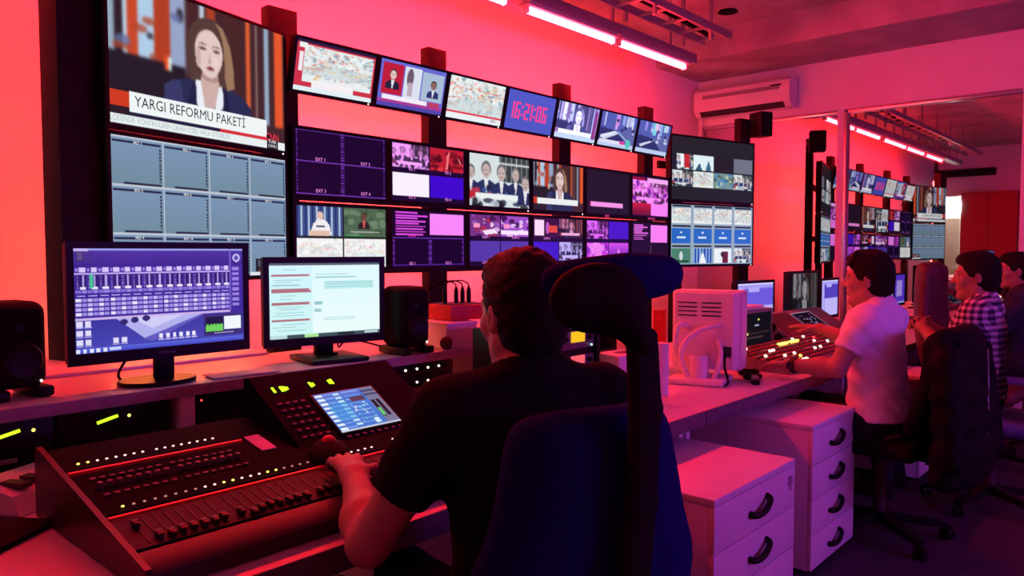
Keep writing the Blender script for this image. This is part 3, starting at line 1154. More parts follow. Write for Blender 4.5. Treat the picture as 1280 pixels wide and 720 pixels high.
row2 = [(f_ext, 'four empty dark tiles named EXT', ('EXT 1', 'EXT 2', 'EXT 3', 'EXT 4')), (f_pd, 'a white tile beside a blue tile', ('PD 1', 'PD 2', 'PD 3', 'PD 4')),
        (pic_crowd, 'a group of men at microphones', None), (f_anch, 'a presenter between dark columns', None),
        (f_dark, 'only a pink caption bar', None), (f_pink, 'a pink crowd above a red tile', None)]
row3 = [(f_pod, 'speakers at podiums above pale maps', None), (f_prompt, 'magenta prompter text beside a pink tile', ('', '', 'SG 1', 'SG 2')),
        (f_cam, 'studio views above violet tiles', ('CAM 1', 'CAM 2', 'CAM 4', '')), (f_cam2, 'a studio view, a blue tile and a crowd', ('CAM 5', '', '', '')),
        (f_pip, 'violet and pink studio tiles', ('', '', '', '')), (f_text, 'short magenta text lines beside a pink square', None)]
for rr, (row, z) in enumerate(((row2, 1.60), (row3, 1.236))):
    for i, (fn, w_, lab) in enumerate(row):
        x = 1.975 + .585 * (i + .5)
        im = fn(120, 74) if fn is pic_crowd else fn()
        t, sc = monitor('monitor', ('upper' if rr == 0 else 'lower') + ' wall monitor showing ' + w_, .577, .358, im, (x, 3.25, z), 0, 0, .05, .017, .03, ('upper' if rr == 0 else 'lower') + ' row of wall monitors', led=(i in (2, 3)))
        if lab:
            for k, s in enumerate(lab):
                if s:
                    put(sc, t, s, .26 + .5 * (k % 2), .44 + .495 * (k // 2), .075, L_PINK, 1.)
        if (rr, i) == (1, 1):
            put(sc, t, 'PROMP', .26, .445, .06, L_MAG, .9)
        if rr == 0 and i in (4, 5):
            MB().b2((-.05, -.0525, .006), (.05 if i == 5 else .0, -.0495, .024)).build('paper_label', M_PAPER, t)

# --- large right pair
im = Img(150, 84, (34, 34, 44))
cells = [pic_crowd(40, 24), pic_map(40, 24), Img(8, 8, (40, 30, 44)), Img(8, 8, (112, 116, 134)), pic_crowd(40, 24), pic_map(40, 24), pic_map(40, 24), pic_crowd(40, 24)]
cells[0].rect(.55, 0, .8, .9, (200, 40, 50)).rect(.4, 0, .52, .9, (240, 245, 250)).rect(0, 0, .2, 1, (30, 30, 50))
cells[1].rect(0, 0, 1, 1, (225, 240, 245)).poly([(.1, 1), (.3, .5), (.45, 1)], (50, 90, 120)).poly([(.6, 1), (.75, .3), (.9, 1)], (60, 110, 140))
cells[6].rect(0, 0, 1, 1, (120, 150, 150)).specks(20, [(60, 90, 80), (200, 215, 190), (70, 130, 200)], r=(.05, .15))
for k, c in enumerate(cells):
    i, j = k % 4, k // 4
    im.paste(c, .01 + i * .245, .27 + j * .27, .01 + i * .245 + .24, .27 + j * .27 + .24)
t, sc = monitor('television', 'large upper right television with a band of eight picture tiles', 1.055, .555, im, (5.99, 3.12, 1.765), R(-14), 0, .06, .016, .022, 'large wall televisions', led=True, cat='television')
im = Img(170, 96, (150, 170, 190))
for j in range(3):
    for i in range(4):
        x0, y0 = i / 4., j / 3.
        im.rect(x0 + .02, y0 + .015, x0 + .23, y0 + .045, (30, 34, 50))
        if j == 0:
            im.paste(pic_map(40, 24), x0 + .012, y0 + .06, x0 + .232, y0 + .315)
        elif j == 1:
            im.rect(x0 + .012, y0 + .06, x0 + .232, y0 + .315, (36, 104, 196))
            im.rect(x0 + .07, y0 + .2, x0 + .17, y0 + .225, (210, 230, 250)).ell(x0 + .12, y0 + .13, .012, .02, (210, 230, 250))
        else:
            c = [Img(40, 24, (70, 130, 110)), Img(40, 24, (40, 80, 170)), Img(40, 24, (235, 240, 245)), pic_crowd(40, 24)][i]
            if i == 0:
                c.ell(.5, .5, .1, .3, (210, 215, 220)).rect(.1, .8, .9, .9, (40, 70, 50))
            if i == 1:
                for k in range(6):
                    c.rect(k / 6., 0, k / 6. + .06, 1, (150, 190, 230))
                c.poly([(.3, 1), (.45, .3), (.55, .3), (.7, 1)], (240, 240, 245))
            if i == 2:
                c.rect(.5, .2, .8, 1, (110, 30, 40)).ell(.5, .4, .12, .2, (60, 40, 44))
            im.paste(c, x0 + .012, y0 + .06, x0 + .232, y0 + .315)
t, sc = monitor('television', 'large lower right television with blue tiles across its middle row', 1.055, .535, im, (5.99, 3.12, 1.225), R(-14), 0, .06, .016, .022, 'large wall televisions', led=True, cat='television')

# speaker on the right end of the rack
t = thing('wall_speaker', 'small black speaker on a bracket above the right televisions', 'speaker', (6.62, 2.94, 2.39), R(-25))
MB().b2((-.07, -.08, 0), (.07, .08, .22), .012).build('cabinet', M_BLACK, t)
MB().b2((-.06, -.085, .012), (.06, -.079, .208), .006).build('grille', M_BLACKM, t)
MB().b2((-.10, .06, .08), (.0, .10, .12), .004).build('bracket', M_DGREY, t)

# air conditioner
t = thing('air_conditioner', 'white wall mounted air conditioner above the mirror partition', 'air conditioner', (XE, 3.38, 2.74))
prof = [(0, 0), (-.14, 0), (-.19, .05), (-.20, .12), (-.19, .25), (-.15, .285), (0, .285)]
MB().prism([(p[0], p[1]) for p in prof], 'y', -.50, .50).build('body', M_WHITEP, t)
MB().prism([(-.138, -.003), (-.188, .046), (-.188, .052), (-.136, .001)], 'y', -.44, .44).build('air_outlet', M_DGREY, t)
MB().b2((-.204, -.40, .17), (-.196, .40, .205)).build('intake_groove', M_GREY, t)
MB().b2((-.205, -.42, .20), (-.196, -.32, .215)).build('display', M_BLACK, t)
MB().tube([(-.05, .47, .05), (-.05, .50, -.1), (-.03, .52, -.5), (-.03, .52, -1.0)], .02).build('pipe', M_WHITEP, t)

M_REDL = mat('red_laminate', (.42, .05, .05), .5)
# left end of the room, met again in the mirror
t = thing('tall_cupboard', 'tall red cupboard with two doors against the left end wall', 'cupboard', (XL + .21, 2.90, 0))
MB().b2((-.2, -.47, 0), (.18, .47, 2.50), .006).build('body', M_REDL, t)
for s in (-1, 1):
    d = MB().b2((.182, min(0, s * .465) + .003, .08), (.2, max(0, s * .465) - .003, 2.47), .004).build('door', M_REDL, t)
    MB().b2((.2, s * .04 - .008, 1.0), (.225, s * .04 + .008, 1.2), .004).build('handle', M_CHROME, d)
t = thing('air_vent', 'long black slotted vent high on the left end wall', 'vent', (XL, 3.36, 2.84))
MB().b2((0, -.5, 0), (.10, .5, .14), .006).build('housing', M_BLACKM, t)
for k in range(4):
    MB().b2((.1, -.47, .02 + k * .03), (.112, .47, .03 + k * .03)).build('slat', M_BLACK, t)
im = Img(60, 60, (8, 8, 14))
im.poly([(.15, .9), (.35, .1), (.45, .1), (.27, .9)], (150, 215, 230)).poly([(.6, .7), (.85, .05), (.92, .05), (.7, .7)], (150, 205, 225))  # pale streaks painted in as light reflected on a pane; the screen is added
t, sc = monitor('monitor', 'added dark wall screen with two painted streaks of reflected light on the left end wall', .62, .75, im, (XL + .01, 2.05, 1.0), R(90), 0, .05, .02, None)
cl = bpy.data.lights.new('corridor_light', 'POINT')
cl.energy = CORRIDOR_POWER
cl.shadow_soft_size = .12
cl.color = (1, .96, .92)
clo = bpy.data.objects.new('corridor_light', cl)
link(clo)
clo.location = (XL - .9, 3.6, 2.3)


# ================================================================== DESKS
def desk(label, x0, x1, y0, y1, panels):
    t = thing('desk', label, 'desk', ((x0 + x1) / 2, (y0 + y1) / 2, 0), group='operators desks')
    hx, hy = (x1 - x0) / 2, (y1 - y0) / 2
    MB().b2((-hx, -hy + .006, .70), (hx, hy, .74), .003).build('desk_top', M_DESK, t)
    MB().b2((-hx, -hy, .685), (hx, -hy + .006, .742), .002).build('front_edging', M_DEDGE, t)
    for p in panels:
        MB().b2((p - (x0 + x1) / 2 - .015, -hy + .10, 0), (p - (x0 + x1) / 2 + .015, hy - .05, .70)).build('leg_panel', M_WHITE, t)
    MB().b2((-hx + .02, hy - .08, .25), (hx - .02, hy - .06, .70)).build('modesty_panel', M_WHITE, t)
    return t


desk('long pale desk under the large mixing console', -.70, 1.86, 1.29, 2.78, (-.65, 1.83))
desk('short pale desk carrying the equipment rack, above the nearest cabinet', 1.865, 2.615, 1.362, 2.78, (2.603,))
desk('long pale desk under the vision mixer and white monitor', 2.62, 6.75, 1.362, 2.60, (2.66, 4.45, 6.70))

# raised shelf on the back of the left desk
t = thing('desk_shelf', 'raised pale shelf at the back of the left desk carrying two monitors', 'shelf', (.95, 2.45, .742))
MB().b2((-1.55, -.23, .178), (1.36, .25, .208), .003).build('shelf_board', M_DESK, t)
MB().b2((-1.55, -.236, .176), (1.36, -.23, .210), .002).build('front_edging', M_EDGE, t)
for x in (-1.53, -.545, .06, .78, 1.335):
    MB().b2((x - (.022 if x > -1 else .015), -.225, 0), (x + (.022 if x > -1 else .015), .2, .178), .002).build('divider', M_WHITE, t)
MB().b2((-.95, .215, .208), (.58, .66, .219), .003).build('back_ledge', M_WHITE, t)


def rack_device(label, x0, x1, z0, z1, yfront=2.245, depth=.28, group='devices under the shelf'):
    t = thing('rack_device', label, 'rack device', ((x0 + x1) / 2, yfront, z0), group=group)
    h, hx = z1 - z0, (x1 - x0) / 2
    MB().b2((-hx + .004, .004, .004), (hx - .004, depth, h - .002), .003).build('case', M_DGREY, t)
    MB().b2((-hx, 0, 0), (hx, .006, h), .002).build('front_panel', M_BLACK, t)
    return t, hx, h


for x0, x1, w_, mx in ((.385, .655, 'leftmost of the black devices under the shelf, with a slanted green meter', .55), (.665, .965, 'black device beside the white shelf divider, with a slanted green meter', .79)):
    t, hx, h = rack_device(w_, x0, x1, .775, .915)
    dx = mx - (x0 + x1) / 2
    MB().box((dx, -.002, h - .034), (.056, .004, .008), (0, R(-13), 0)).build('level_meter', M_LED_G, t)
    MB().sph((dx + .058, -.002, h - .032), .0045, 8).build('indicator', M_LED_Y, t)
    MB().b2((dx - .03, -.004, .03), (dx + .02, 0, .042), .001).build('label_plate', M_GREY, t)
    for k in range(3):
        MB().cyl((dx - .06 - k * .03, 0, .05), (dx - .06 - k * .03, -.012, .05), .008).build('knob', M_BLACKM, t)
    for s in (-1, 1):
        MB().b2((s * hx * .8 - .012, .02, -.033), (s * hx * .8 + .012, .2, 0)).build('foot', M_BLACKM, t)
t, hx, h = rack_device('plain black device under the shelf with one small red light', 1.05, 1.66, .79, .915)
MB().sph((-hx + .01, -.002, h - .02), .0035, 8).build('indicator', M_LED_R, t)
for s in (-1, 1):
    MB().b2((s * hx * .8 - .012, .02, -.048), (s * hx * .8 + .012, .2, 0)).build('foot', M_BLACKM, t)
for z0, w_ in ((.868, 'upper of two black rack units with five white lights'), (.816, 'lower of two black rack units with five white lights')):
    t, hx, h = rack_device(w_, 1.76, 2.115, z0, z0 + .05, 2.238)
    for k in range(5):
        MB().sph((-hx + .045 + k * .0575, -.002, h * .5), .0045, 8).build('indicator', M_LED_W, t)
        MB().cyl((-hx + .062 + k * .0575, 0, h * .5), (-hx + .062 + k * .0575, -.012, h * .5), .009).build('knob', M_BLACKM, t)
t, hx, h = rack_device('bottom black rack unit under the shelf with a red light', 1.76, 2.115, .744, .812, 2.238)
MB().sph((.07, -.002, h * .75), .004, 8).build('indicator', M_LED_R, t)

# ------------------------------------------------------------------ desktop monitors
im = Img(240, 136, (58, 40, 150))
im.rect(0, 0, 1, .02, (150, 160, 230)).vgrad(0, .02, 1, .18, (66, 50, 150), (50, 34, 128))
im.rect(.015, .03, .055, .125, (38, 28, 70)).rect(.02, .04, .05, .115, (86, 74, 120)).rect(.06, .03, .1, .125, (62, 46, 128)).rect(.0, .0, .08, .03, (190, 180, 235))
n = 15
for k in range(n):
    x = .01 + k * .06
    w_ = .06
    im.rect(x + .02, .185, x + .052, .225, (215, 200, 250)).rect(x, .19, x + .015, .22, (150, 130, 220))
    im.rect(x + .004, .25, x + .058, .385, (44, 26, 110))
    for q in range(7):
        im.rect(x + .006, .262 + q * .018, x + .016, .272 + q * .018, (130, 110, 200))
    im.rect(x + .034, .255, x + .043, .37, (176, 166, 230)).rect(x + .022, .365, x + .054, .392, (240, 232, 255))
    im.rect(x, .4, x + .027, .43, (128, 108, 204)).rect(x + .03, .4, x + .056, .43, (150, 130, 220))
    im.rect(x + .006, .45, x + .05, .458, (200, 185, 245))
    for q in range(4):
        im.rect(x, .475 + q * .045, x + .026, .508 + q * .045, (196, 180, 245) if (q + k) % 3 else (232, 224, 255)).rect(x + .03, .475 + q * .045, x + .055, .508 + q * .045, (158, 140, 226))
im.rect(.085, .25, .1, .385, (60, 200, 150))
im.rect(0, .235, .91, .247, (190, 172, 240))
for q in range(8):
    im.rect(.925, .2 + q * .055, .97, .235 + q * .055, (150, 130, 220))
im.ell(.955, .1, .025, .045, (190, 190, 240)).ell(.955, .1, .014, .025, (80, 66, 160))
im.rect(0, .66, .91, .685, (205, 180, 235)).rect(.91, 0, .918, .66, (120, 100, 200))
im.vgrad(0, .685, 1, .95, (58, 54, 158), (70, 70, 180))
im.poly([(.22, .685), (.55, .685), (.72, .685), (.38, .9)], (176, 176, 235)).poly([(.3, .685), (.6, .685), (.42, .8)], (206, 206, 246))
im.poly([(.72, .685), (.74, .69), (.42, .93), (.36, .9)], (96, 90, 190))
for x, y in ((.26, .72), (.32, .705), (.385, .695)):
    im.ell(x, y, .022, .03, (48, 40, 110))
for x, y in ((.01, .69), (.055, .69), (.01, .78), (.055, .78), (.01, .87), (.055, .87), (.2, .87), (.245, .87)):
    im.rect(x, y, x + .03, y + .05, (226, 220, 250)).rect(x - .003, y + .056, x + .033, y + .064, (190, 184, 236))
for k in range(6):
    im.rect(.46 + k * .04, .86, .48 + k * .04, .905, (236, 232, 255)).rect(.455 + k * .04, .915, .487 + k * .04, .925, (190, 184, 236))
im.rect(.735, .70, .99, .93, (54, 46, 120)).rect(.745, .73, .86, .9, (24, 22, 60)).rect(.865, .73, .98, .87, (240, 246, 250))
for k in range(24):
    im.rect(.745 + k * .0048, .82 - .02 * abs(math.sin(k * .7)), .745 + k * .0048 + .0049, .88, (110, 210, 90))
im.rect(.8, .895, .93, .905, (190, 190, 230))
im.vgrad(0, .945, 1, 1, (96, 110, 220), (60, 66, 190))
for k in range(5):
    im.rect(.005 + k * .035, .955, .025 + k * .035, .99, (225, 225, 250))
im.rect(.18, .955, .24, .985, (200, 210, 250))
t, sc = monitor('computer_monitor', 'black widescreen monitor on an oval base showing a purple mixer window', .545, .352, im, (.99, 2.36, .952), 0, 0, .045, .02, .034, 'monitors on the raised shelf', screen_z=.076)
MB().b2((-.03, -.03, .01), (.03, -.005, .13), .006).build('stand_neck', M_BLACK, t)
MB().lathe([(0, 0), (.98, 0), (1, .5), (.97, 1), (0, 1)], n=36).build('stand_base', M_BLACK, t, (-.02, -.02, 0)).scale = (.115, .09, .012)
MB().tube([(-.10, 0, .08), (-.115, .03, .03), (-.09, .05, .004), (-.03, .08, .004)], .004).build('cable', M_BLACKM, t)
lettering('SAMSUNG', .011, M_GREY, t, (0, -.0465, .093))

im = Img(180, 112, (206, 246, 246))
im.vgrad(.37, .05, 1, .94, (220, 250, 250), (236, 252, 252)).rect(0, 0, 1, .035, (70, 90, 96)).rect(.0, .035, 1, .05, (225, 245, 245))
for k, y in enumerate((.15, .34, .52, .74)):
    im.rect(.02, y, .36, y + (.055 if k == 1 else .032), (176, 112, 120)).rect(.345, y, .362, y + .03, (230, 220, 224))
for y in (.09, .22, .25, .29, .43, .47, .58, .61, .65, .69, .80, .84, .88):
    im.rect(.02 + RNG.uniform(0, .1), y, .2 + RNG.uniform(0, .12), y + .01, (150, 200, 204))
for y in (.15, .19):
    im.rect(.40, y, .40 + RNG.uniform(.1, .4), y + .012, (150, 205, 206))
im.rect(.48, .25, .94, .36, (188, 236, 234)).rect(.39, .52, .46, .56, (150, 200, 206)).rect(.39, .62, .45, .66, (160, 205, 206))
for y in (.26, .29, .32, .345):
    im.rect(.49, y, .93, y + .006, (150, 206, 200))
for y in (.74, .77, .80):
    im.rect(.47, y, .47 + RNG.uniform(.1, .3), y + .008, (170, 215, 216))
im.rect(0, .945, 1, 1, (60, 80, 84)).rect(.0, .95, .15, .99, (190, 220, 222)).rect(.3, .95, .42, .99, (170, 230, 150)).rect(.6, .95, .75, .99, (30, 40, 44)).rect(.85, .955, .98, .98, (200, 220, 222))
t, sc = monitor('computer_monitor', 'black monitor on a square base showing a pale cyan document page', .475, .325, im, (1.615, 2.42, .952), R(-11), 0, .045, .022, .03, 'monitors on the raised shelf', screen_z=.055)
MB().b2((-.035, -.02, .01), (.035, .012, .16), .006).build('stand_neck', M_BLACK, t)
MB().b2((-.11, -.17, 0), (.11, .06, .016), .006).build('stand_base', M_BLACK, t)
MB().cyl((.02, -.06, .016), (.02, -.06, .026), .012).build('swivel_knob', M_BLACK, t)
MB().tube([(.07, .02, .10), (.08, .04, .03), (.12, .06, .05), (.18, .04, .045), (.28, -.01, .012)], .0035).build('cable', M_BLACKM, t)


# ------------------------------------------------------------------ loudspeakers on the shelf
def speaker(label, x, y, rz):
    t = thing('loudspeaker', label, 'speaker', (x, y, .952), rz, group='black loudspeakers on the shelf')
    F = Field((-.11, -.13, .0), (.11, .13, .28), .006)
    F.box((0, 0, .145), (.14, .16, .238), .035).ell((0, -.14, .19), (.05, .065, .04), .02, 'sub')
    F.build('cabinet', M_BLACKM, t)
    MB().lathe([(0, 0), (.045, 0), (.05, .006), (.046, .012), (.02, .004), (0, .008)], n=28).build('woofer', M_BLACK, t, (0, -.078, .105), (R(90), 0, 0))
    MB().lathe([(0, 0), (.02, 0), (.022, .005), (.016, .007), (0, .009)], n=20).build('tweeter', M_BLACK, t, (0, -.066, .19), (R(90), 0, 0))
    for s in (-1, 1):
        MB().b2((s * .055 - .022, -.09, 0), (s * .055 + .022, .08, .03), .008).build('foot', M_BLACK, t)
    MB().sph((.045, -.081, .045), .0035, 8).build('power_light', M_LED_W, t)
    return t


speaker('black loudspeaker at the left end of the shelf', .60, 2.41, R(8))
speaker('black loudspeaker to the right of the cyan document monitor', 1.925, 2.31, R(-4))

# small things on the shelf
o = MB().b2((-.11, -.05, 0), (.11, .05, .004)).build('paper_sheet', M_PAPER, None, (1.22, 2.29, .9535), (0, 0, R(-6)))
tag(o, 'blank paper slip lying between the two monitors', 'paper')
t = thing('storage_box', 'white cardboard box behind the small dark ball', 'box', (2.175, 2.35, .952), R(-4))
MB().prism([(-.075, 0), (.085, 0), (.095, .1), (-.07, .1)], 'y', -.1, .1).build('body', M_WHITEP, t)
MB().b2((-.075, -.105, .098), (.10, .105, .106), .002).build('lid', M_WHITEP, t)
o = MB().sph((0, 0, .027), .027, 20).build('ball', mat('maroon_foam', (.09, .02, .025), .8, bump=.4), None, (2.085, 2.245, .952))
tag(o, 'small dark round ball on the shelf beside the loudspeaker', 'ball')
t = thing('patch_box', 'red jack box with four plugs on the white cardboard box', 'jack box', (2.255, 2.37, 1.060), R(-6))
MB().b2((-.085, -.08, 0), (.13, .08, .065), .004).build('case', M_REDP, t)
MB().b2((-.075, -.07, .065), (.12, .07, .069), .002).build('jack_panel', M_DGREY, t)
for k, x in enumerate((-.055, .005, .04, .075)):
    p = MB().cyl((x, 0, .069), (x, 0, .12), .010, .010, 12).cyl((x, 0, .12), (x, 0, .14), .010, .004, 12).build('plug', M_BLACK, t)
    MB().tube([(x, 0, .138), (x - .01, .0, .155), (x - .06, .01, .165), (-.13, .02, .13), (-.19, .05, .04), (-.24, .12, -.1)], .003, 6).build('cable', M_BLACKM, p)

# ================================================================== NEAR MIXING CONSOLE
CX0, CX1 = .53, 1.80
CY0, CZ0, CS = 1.365, .784, .2          # front edge, its height, slope of the face


def face(x, y, up=0.):
    return (x, y, CZ0 + CS * (y - CY0) + up)


ANG = math.atan(CS)
con = thing('mixing_console', 'large dark digital mixing console with red lit strips and rows of faders', 'mixing console', (1.165, 1.65, .742))
OFF = Vector(con.location)


def cpart(mb, name, m, parent=None):
    """console parts are drawn in room coordinates, then moved under the console"""
    bmesh.ops.translate(mb.bm, vec=-OFF, verts=mb.bm.verts)
    return mb.build(name, m, parent or con)


cpart(MB().prism([(1.365, .744), (1.365, .782), (1.40, .789), (1.93, .893), (1.945, .885), (1.945, .744)], 'x', CX0 + .012, CX1 - .012), 'body', M_CONSOLE)
for x in (CX0, CX1 - .012):
    cpart(MB().prism([(1.35, .744), (1.35, .789), (1.94, .905), (1.955, .895), (1.955, .744)], 'x', x, x + .012), 'side_cheek', mat('console_cheek', (.03, .008, .010), .35))
cpart(MB().prism([(1.355, .745), (1.352, .775), (1.365, .787), (1.42, .797), (1.42, .78)], 'x', CX0 + .013, CX1 - .013), 'arm_rest', mat('console_arm_rest', (.032, .02, .024), .45))


def slab(x0, x1, y0, y1, th, m, name, base=0., parent=None):
    mb = MB()
    z = lambda y, u: CZ0 + CS * (y - CY0) + u
    mb.prism([(y0, z(y0, base)), (y1, z(y1, base)), (y1, z(y1, base + th)), (y0, z(y0, base + th))], 'x', x0, x1)
    return cpart(mb, name, m, parent)


slab(.545, 1.02, 1.43, 1.55, .003, M_CONSRED, 'fader_panel')
slab(1.025, 1.50, 1.43, 1.55, .003, M_CONSRED, 'fader_panel')
slab(.545, 1.50, 1.555, 1.562, .006, mat('red_accent_strip', (.75, .03, .03), .35), 'accent_strip')
slab(.545, 1.50, 1.575, 1.77, .003, M_CONSOLE, 'channel_panel')
slab(.545, .945, 1.777, 1.785, .006, MATS['red_accent_strip'], 'accent_strip')
slab(.545, .99, 1.795, 1.92, .003, M_CONSOLE, 'input_panel')

led_m = {k: MB().sph((0, 0, 0), .0034, 8, (1, 1, .6)).mesh('indicator', m) for k, m in (('w', emit('led_pale', (1, .6, .55), 1.6)), ('y', M_LED_Y), ('dim', emit('led_dim', (1, .35, .3), .55)), ('r', M_LED_R))}
for k in range(16):
    x = .577 + k * .0198 + (.012 if k > 7 else 0)
    place('indicator', led_m['y' if k < 2 else 'w'], con, Vector(face(x, 1.818, .006)) - OFF)
for k in range(30):
    x = .585 + k * .0215
    kind = 'y' if k in (0, 10, 11, 15, 16) else ('w' if 7 < k < 15 or k > 23 else 'dim')
    place('indicator', led_m[kind], con, Vector(face(x, 1.592, .006)) - OFF)
knob = MB().lathe([(.0, 0), (.008, 0), (.0075, .008), (.0055, .013), (0, .0135)], n=14).mesh('knob', mat('grey_knob', (.08, .075, .10), .45))
for k in range(16):
    x = .578 + k * .0198 + (.012 if k > 7 else 0)
    place('knob', knob, con, Vector(face(x, 1.695, .003)) - OFF, (ANG, 0, 0))
for j, y in enumerate((1.655, 1.735)):
    bt = MB().b2((-.006, -.004, 0), (.006, .004, .004), .001).mesh('channel_button', mat('dark_button', (.10, .09, .14), .5))
    for k in range(16):
        x = .578 + k * .0198 + (.012 if k > 7 else 0)
        place('channel_button', bt, con, Vector(face(x, y, .003)) - OFF, (ANG, 0, 0))
slot = MB().b2((-.0015, -.054, 0), (.0015, .054, .0012)).mesh('fader_slot', M_BLACK)
cap = MB().b2((-.0065, -.011, 0), (.0065, .011, .011), .003).b2((-.0065, -.001, .0108), (.0065, .001, .0118)).mesh('fader_cap', mat('fader_cap_grey', (.03, .025, .027), .4))
for k in range(34):
    x = .577 + k * .0218 + (.016 if k > 7 else 0) + (.016 if k > 15 else 0) + (.016 if k > 23 else 0)
    if x > 1.48:
        break
    place('fader_slot', slot, con, Vector(face(x, 1.49, .003)) - OFF, (ANG, 0, 0))
    y = 1.452 if k not in (0, 2, 9) else (1.51 if k == 0 else 1.444)
    place('fader_cap', cap, con, Vector(face(x, y + RNG.uniform(-.004, .004), .004)) - OFF, (ANG, 0, 0))

# raised screen module
pm = MB().prism([(1.665, .846), (1.93, 1.000), (1.955, .995), (1.955, .87), (1.70, .84)], 'x', 1.045, 1.525)
mod = cpart(pm, 'screen_module', M_CONSOLE)
MA = math.atan2(1.000 - .846, 1.93 - 1.665)


def modp(x, y, up=0.):
    z = .846 + (y - 1.665) * math.tan(MA)
    return Vector((x, y - math.sin(MA) * up, z + math.cos(MA) * up)) - OFF


im = Img(120, 90, (70, 120, 210))
im.rect(0, 0, .75, .12, (96, 116, 210))
for j in range(9):
    im.rect(.02, .03 + j * .108, .13, .09 + j * .108, (226, 236, 250)).rect(.15, .03 + j * .108, .28, .07 + j * .108, (120, 160, 235))
    im.rect(.3, .04 + j * .1, .4, .1 + j * .1, (190, 225, 246))
    im.rect(.44, .05 + j * .1, .72, .065 + j * .1, (150, 190, 240))
im.rect(.1, .3, .4, .75, (60, 160, 225), .45).rect(.5, .2, .74, .32, (96, 60, 84)).rect(.78, .0, 1, 1, (120, 120, 150)).rect(.80, .36, .86, .8, (40, 24, 50)).rect(.88, .36, .94, .8, (40, 24, 50)).rect(.81, .58, .85, .78, (100, 220, 120))
im.rect(.62, .8, .7, .92, (220, 240, 246)).rect(0, .955, 1, 1, (196, 206, 224)).rect(.76, .08, 1, .12, (60, 60, 110)).rect(.76, .18, 1, .22, (60, 60, 110))
im.specks(30, [(226, 240, 250), (120, 200, 240)], .42, .35, .74, .9, (.008, .02))
c0 = modp(1.2825, 1.757, .003)
MB().b2((-.108, -.002, -.088), (.108, .002, .088), .002).build('screen_frame', M_BLACK, con, c0, (MA - R(90), 0, 0))
add_screen('screen', im, .203, .165, con, modp(1.2825, 1.757, .0065), (MA - R(90), 0, 0))
for x, hs in ((1.088, (1,)), (1.112, (1, .9, .55)), (1.205, (1, .6)), (1.268, (.8, 1))):
    for k, hgt in enumerate(hs):
        MB().b2((-.0035, -.001, -.011 * hgt), (.0035, .001, .011 * hgt)).build('level_meter', M_LED_G, con, modp(x + k * .0085, 1.872, .003), (MA - R(90), 0, 0))
btn = MB().b2((-.007, -.002, -.004), (.007, .002, .004), .001).mesh('soft_button', MATS['dark_button'])
for k in range(8):
    place('soft_button', btn, con, modp(1.195 + k * .025, 1.672, .003), (MA - R(90), 0, 0))
for j in range(6):
    for i in range(4):
        place('soft_button', btn, con, modp(1.075 + i * .024, 1.70 + j * .024, .002), (MA - R(90), 0, 0))
for k in range(4):
    place('indicator', led_m['r' if k else 'w'], con, Vector(face(1.29 + k * .028, 1.605, .008)) - OFF)
o = slab(.955, .995, 1.70, 1.79, .003, mat('masking_tape', (.62, .46, .66), .7), 'label_tape', .004)
# things on and beside the console
t = thing('trackball', 'black trackball mouse with a red ball on the console face', 'mouse', face(1.085, 1.60, .004), R(-20))
t.rotation_euler = (ANG, 0, R(-20))
F = Field((-.07, -.08, -.01), (.07, .08, .07), .004)
F.ell((0, 0, .004), (.05, .066, .034), .01).box((0, 0, -.03), (.2, .2, .06), .001, 0, 'sub')
F.build('body', M_BLACKM, t)
MB().sph((.0, .02, .027), .02, 18).build('ball', M_REDP, t)

t = thing('power_strip', 'pale grey socket block with four dark switches at the left end of the desk', 'socket block', (.585, 2.10, .742), R(28))
MB().prism([(-.07, 0), (.07, 0), (.07, .07), (-.05, .045)], 'x', -.13, .13).build('body', M_WHITEP, t)
for k in range(4):
    MB().b2((-.10 + k * .052, -.045, .052), (-.07 + k * .052, .02, .066), .003).build('switch', M_DGREY, t, (0, 0, 0), None)
MB().tube([(.02, .07, .04), (.03, .12, .06), (.0, .2, .03), (-.1, .26, .01)], .005).build('cable', M_BLACKM, t)
o = MB().b2((-.17, -.19, 0), (.17, .19, .012), .004).build('desk_mat', M_BLACKM, None, (.30, 1.92, .742), (0, 0, R(36)))
tag(o, 'flat black desk mat left of the mixing console', 'desk mat')
for k, (pts, w_) in enumerate((([(.45, 2.62, .76), (.58, 2.5, .746), (.64, 2.3, .75), (.7, 2.12, .746)], 'thin black cable on the desk left of the console'),
                               ([(.75, 2.12, .746), (.9, 2.02, .75), (1.1, 2.05, .746), (1.32, 2.0, .75), (1.5, 2.1, .746)], 'thin black cable along the desk behind the console'))):
    o = MB().tube(pts, .004, 6).build('cable', M_BLACKM)
    tag(o, w_, 'cable')

# ------------------------------------------------------------------ rack tower behind the operator's head
t = thing('rack_tower', 'dark equipment rack on the desk with yellow and red lit displays', 'equipment rack', (2.215, 1.75, .742))
MB().b2((-.235, .006, 0), (.235, .24, .325), .004).build('case', M_BLACK, t)
for k, (z, m, hgt) in enumerate(((.235, emit('display_yellow', (1, .55, .02), 1.), .075), (.155, emit('display_pink', (1, .12, .16), 1.), .06), (.09, MATS['display_pink'], .06), (.025, M_BLACK, .06), (.312, M_REDP, .014))):
    u = MB().b2((-.225, -.002, z), (.205, .006, z + hgt - .004), .002).build('unit_panel', mat('purple_grey_panel', (.12, .09, .13), .4), t)
    if k < 3:
        MB().b2((.055, -.006, z + hgt * .35), (.14, -.002, z + hgt * .9), .001).build('display', m, u)
        MB().cyl((.17, -.002, z + hgt * .55), (.17, -.014, z + hgt * .55), .009).build('knob', M_BLACK, u)
        MB().cyl((.02, -.002, z + hgt * .55), (.02, -.014, z + hgt * .55), .009).build('knob', M_BLACK, u)
MB().b2((.21, -.012, 0), (.235, .006, .325), .003).build('rack_ear', M_BLACK, t)
